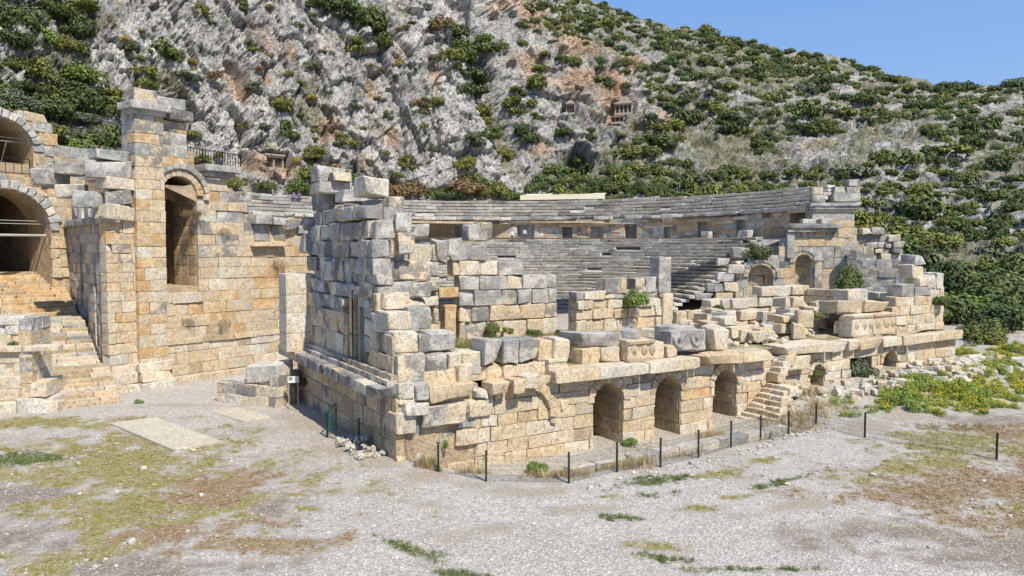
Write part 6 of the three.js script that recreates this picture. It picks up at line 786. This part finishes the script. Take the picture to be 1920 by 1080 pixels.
{ const conc = stone(1600, [.56, .50, .385], [.53, .47, .36], [.47, .42, .33], .2, 0, .008); ST.conc = conc; const slab = (pts, y, name, label) => { const sh = new THREE.Shape(pts.map(([x, d]) => new THREE.Vector2(x, d))), g = new THREE.ExtrudeGeometry(sh, { depth: .16, bevelEnabled: true, bevelSize: .015, bevelThickness: .015, bevelSegments: 1 }); g.rotateX(-Math.PI / 2); g.translate(0, y, 0); const uv = g.attributes.uv; for (let i = 0; i < uv.count; i++) uv.setXY(i, uv.getX(i) * .3, uv.getY(i) * .3); return solo(name, label, 'paving', withColor(g), conc); };
  slab([[-18.5, 34.0], [-13.5, 29.4], [-12.1, 30.7], [-16.9, 35.1]], -.07, 'concrete_pad', 'long flat concrete pad set in the gravel'); slab([[-15.0, 36.8], [-12.6, 34.6], [-11.6, 35.4], [-13.9, 37.6]], -.12, 'concrete_pad', 'short concrete pad between the long pad and the low parapet'); slab([[-16.6, 41.5], [-14.6, 40.9], [-13.8, 42.6], [-16, 43.4]], -.1, 'stone_paving', 'pale paving slabs at the foot of the honey wall'); }
{ const th = thing('trench_kerb', 'low grey masonry kerb in the trench behind the fence', 'kerb', CX, CD, 0, TURN), L = [], r = rng(401); for (let s = 5.6; s < 17.4;) { const w = .9 + .9 * r(); L.push({ g: hexBlock(rough(boxCorners(s, s + w - .015, -.9, -.28 + .012 * s, 3.0, 3.55), r, .02, .1), .03, r, tintOf(r)), m: pick(r, 'grey', 2, 'pale', 1), name: 'kerb_stone' }); s += w; } flush(th, L, 'kerb_stone'); }
{ // broken rubble heap by the gate
  const r = rng(402); for (let k = 0; k < 90; k++) { const L = -1.2 + 1.1 * r(), N = .8 + 3.2 * r(), [x, d] = SW(L, N), w = .06 + .16 * r() * r(), o = solo('heap_stone', 'broken pale stone in the heap between gate and side wall', 'stone', rockGeo(r, w, w * .7, w * .9), ST[pick(r, 'pale', 2, 'creamB', 1)], 'heap of broken stones by the gate'); o.position.set(x, groundY(x, d) + .05 + .35 * r() * (1 - Math.abs(N - 2.6) / 2), -d); o.rotation.set(r() * 3, r() * 6, 0); } }
{ // line of pale rubble outside the fence
  const r = rng(403); for (let k = 0; k < 130; k++) { const i = 5 + Math.floor(r() * 8), t = r(), a = fenceLine[i], b = fenceLine[Math.min(i + 1, 12)], n = [(b[1] - a[1]), -(b[0] - a[0])], ln = Math.hypot(...n) || 1, of = .25 + .7 * r(), x = lerp(a[0], b[0], t) + n[0] / ln * of, d = lerp(a[1], b[1], t) + n[1] / ln * of, w = .05 + .11 * r() * r(); const o = solo('fence_rubble', 'small pale broken stone outside the mesh fence', 'stone', rockGeo(r, w, w * .6, w * .8), ST.pale, 'broken stones along the fence'); o.position.set(x, groundY(x, d) + w * .3, -d); o.rotation.y = r() * 6; } }

// ---------------------------------------------------------------- rock tombs, canopy
ST.rock = stone(1700, [.52, .40, .28], [.46, .41, .35], [.40, .37, .33], .45);
function tomb(label, k, cols, pediment, m = ST.rock) { const [phi, y, w, h] = TOMBS[k], a = phi * Math.PI / 180, bp = basePt(phi, y), x = bp[0] + 2.0 * Math.sin(a), d = bp[1] + 2.0 * Math.cos(a), th = thing('rock_tomb', label, 'tomb', x, d, y, -a); const B = (nm, bx, y0, ww, hh, z, dd, mm = m) => part(th, nm, withColor(plainBox(ww, hh, dd, bx, y0 + hh / 2, z)), mm);
  const cell = w / cols; B('back_wall', 0, 0, w, h, -1.5, .3); B('lintel', 0, h * .80, w * 1.04, h * .11, -.55, 1.5); B('lintel', 0, h * .91, w * 1.1, h * .1, -.5, 1.7); B('sill', 0, -.25, w * 1.1, .35, -.6, 1.6); for (let i = 0; i <= cols; i++) B('pillar', -w / 2 + cell * i, .1, w * .07, h * .7, -.6, .9); for (let i = 0; i < cols; i++) { B('panel_beam', -w / 2 + cell * (i + .5), h * .4, cell * .9, h * .07, -.85, .4); if (i % 2) B('panel', -w / 2 + cell * (i + .5), .1, cell * .9, h * .3, -1.0, .25); }
  if (pediment) { const s = new THREE.Shape(); s.moveTo(-w * .55, 0); s.lineTo(w * .55, 0); s.lineTo(0, h * .28); const g = new THREE.ExtrudeGeometry(s, { depth: 1.2, bevelEnabled: false }); g.translate(0, h * 1.01, -1.0); part(th, 'pediment', withColor(g), m); } return th; }
tomb('ochre tomb front cut in the cliff above the upper seats', 0, 2, false); tomb('pillared rock tomb with gable in the rusty cliff', 1, 4, true); tomb('small gabled rock tomb left of the pillared one', 2, 1, true); tomb('squat lower rock tomb under the pillared one', 3, 3, false);
{ const a = 13.5 * Math.PI / 180, th = thing('canvas_shelter', 'long low cream sheet roof behind the top row of seats', 'shelter', OX + 42.2 * Math.sin(a), OD + 42.2 * Math.cos(a), 15.6, -a), cv = new THREE.MeshStandardMaterial({ color: 0xe0d8c0, roughness: .8, side: THREE.DoubleSide }); const g = new THREE.BoxGeometry(13, .08, 2.4, 26, 1, 4); const q = g.attributes.position; for (let i = 0; i < q.count; i++) q.setY(i, q.getY(i) + .08 * vn(q.getX(i), q.getZ(i), 3) - .15 * q.getZ(i)); g.computeVertexNormals(); g.translate(0, 1.0, 0); part(th, 'roof_sheet', g, cv); const f = new THREE.BoxGeometry(13, .75, .08); f.translate(0, .55, 1.15); part(th, 'front_sheet', f, cv); for (let k = 0; k < 5; k++) part(th, 'post', plainBox(.08, 1.2, .08, -6.2 + k * 3.1, .4, -.9), ST.iron); }

// ---------------------------------------------------------------- people, small in the distance
function person(label, x, y, d, turn, pose, top, legs, skin = [.45, .29, .2]) {
  const J = pose === 'sit' ? { hipL: [-.1, .5, 0], hipR: [.1, .5, 0], kneeL: [-.13, .52, .42], kneeR: [.13, .52, .42], footL: [-.13, .1, .45], footR: [.13, .1, .45], pel: [0, .52, 0], chest: [0, .92, .03], neck: [0, 1.1, .04], head: [0, 1.24, .06], shL: [-.19, 1.02, .03], shR: [.19, 1.02, .03], elL: [-.25, .78, .12], elR: [.25, .78, .12], haL: [-.12, .68, .36], haR: [.12, .68, .36] }
    : { hipL: [-.1, .9, 0], hipR: [.1, .9, 0], kneeL: [-.12, .48, .03], kneeR: [.13, .48, .06], footL: [-.13, .06, 0], footR: [.14, .06, .08], pel: [0, .93, 0], chest: [0, 1.3, 0], neck: [0, 1.48, .01], head: [0, 1.63, .03], shL: [-.2, 1.4, 0], shR: [.2, 1.4, 0], ...(pose === 'up' ? { elL: [-.34, 1.6, .1], elR: [.36, 1.6, .1], haL: [-.3, 1.88, .15], haR: [.3, 1.88, .15] } : pose === 'photo' ? { elL: [-.28, 1.18, .14], elR: [.28, 1.18, .14], haL: [-.06, 1.48, .32], haR: [.06, 1.48, .32] } : { elL: [-.27, 1.12, 0], elR: [.27, 1.12, -.02], haL: [-.28, .84, .08], haR: [.27, .84, .06] }) };
  const bones = [['pel', 'chest', .15, .17], ['chest', 'neck', .13, .07], ['neck', 'head', .06, .08], ['head', 'head', .112, .112], ['shL', 'shR', .085, .085], ['hipL', 'kneeL', .1, .07], ['hipR', 'kneeR', .1, .07], ['kneeL', 'footL', .065, .05], ['kneeR', 'footR', .065, .05], ['shL', 'elL', .06, .05], ['shR', 'elR', .06, .05], ['elL', 'haL', .046, .035], ['elR', 'haR', .046, .035], ['pel', 'hipL', .13, .1], ['pel', 'hipR', .13, .1]];
  for (const s of ['L', 'R']) { const f = J['foot' + s]; J['toe' + s] = [f[0], f[1] - .02, f[2] + .16]; bones.push(['foot' + s, 'toe' + s, .045, .035]); }
  const N = 42, mc = new MarchingCubes(N, new THREE.MeshStandardMaterial(), false, false, 60000); mc.isolation = 0; const S = 1.02, cy = .98;
  for (let k = 0; k < N; k++) for (let j = 0; j < N; j++) for (let i = 0; i < N; i++) { const P = [i, j, k].map((v) => (v / N * 2 - 1) * S); P[1] += cy; let v = 9; for (const [a, b, r0, r1] of bones) { const A = J[a], B = J[b], e = [B[0] - A[0], B[1] - A[1], B[2] - A[2]], q = [P[0] - A[0], P[1] - A[1], P[2] - A[2]], l2 = e[0] * e[0] + e[1] * e[1] + e[2] * e[2], t = l2 ? clamp((q[0] * e[0] + q[1] * e[1] + q[2] * e[2]) / l2, 0, 1) : 0, dd = Math.hypot(q[0] - e[0] * t, q[1] - e[1] * t, q[2] - e[2] * t) - lerp(r0, r1, t), h = clamp(.5 + .5 * (v - dd) / .05, 0, 1); v = lerp(v, dd, h) - .05 * h * (1 - h); } mc.field[i + j * N + k * N * N] = -v; }
  mc.update(); const n = mc.count, P = new Float32Array(n * 3), C = new Float32Array(n * 3); for (let i = 0; i < n; i++) { const p = [mc.positionArray[i * 3] * S, mc.positionArray[i * 3 + 1] * S + cy, mc.positionArray[i * 3 + 2] * S]; P.set(p, i * 3); const hand = Math.min(Math.hypot(p[0] - J.haL[0], p[1] - J.haL[1], p[2] - J.haL[2]), Math.hypot(p[0] - J.haR[0], p[1] - J.haR[1], p[2] - J.haR[2])) < .12, hd = p[1] > J.neck[1] + .02 && Math.abs(p[0]) < .16; C.set(hd && Math.hypot(p[0], p[1] - J.head[1], p[2] - J.head[2]) < .3 ? skin : hand ? skin : p[1] < .1 ? [.06, .05, .05] : p[1] > J.pel[1] + .02 && !(pose === 'sit' && p[2] > .2 && p[1] < .62) ? top : legs, i * 3); }
  const g = new THREE.BufferGeometry(); g.setAttribute('position', new THREE.BufferAttribute(P, 3)); g.setAttribute('color', new THREE.BufferAttribute(C, 3)); g.computeVertexNormals();
  const th = thing('person', label, 'person', x, d, y, turn); part(th, 'body', g, new THREE.MeshStandardMaterial({ vertexColors: true, roughness: .85 })); const hr = new THREE.SphereGeometry(.128, 12, 9, 0, 6.283, 0, 1.75); hr.rotateX(-.35); hr.translate(J.head[0], J.head[1] + .03, J.head[2] - .025); part(th, 'hair', hr, new THREE.MeshStandardMaterial({ color: 0x1d1713, roughness: .9 })); return th;
}
{ const at = (phi, r, y) => { const a = phi * Math.PI / 180; return [OX + r * Math.sin(a), y, OD + r * Math.cos(a)]; };
  person('person in a white shirt and dark trousers standing on the seats', ...at(3.6, 32.0, 9.2), .3, 'stand', [.62, .62, .64], [.05, .05, .07]); person('person in a reddish top raising a camera near a doorway', ...at(22.6, 33.2, 9.55), .2, 'photo', [.40, .17, .12], [.12, .10, .09]); person('person in white standing inside the wide dark doorway', ...at(6.4, 34.9, 9.55), .2, 'stand', [.7, .7, .7], [.1, .1, .12]);
  person('person in a purple top sitting on the upper seats', ...at(-45.6, 38.2, 14.5), .6, 'sit', [.22, .12, .32], [.06, .06, .1]); person('person in dark clothes sitting beside the one in purple', ...at(-44.4, 38.2, 14.5), .5, 'sit', [.12, .10, .22], [.05, .05, .08]); person('person in a pale blue top with raised arms behind the pier', -26.4, 13.6, 53.5, .3, 'up', [.5, .6, .66], [.1, .12, .18]); }

renderer.render(scene, camera);
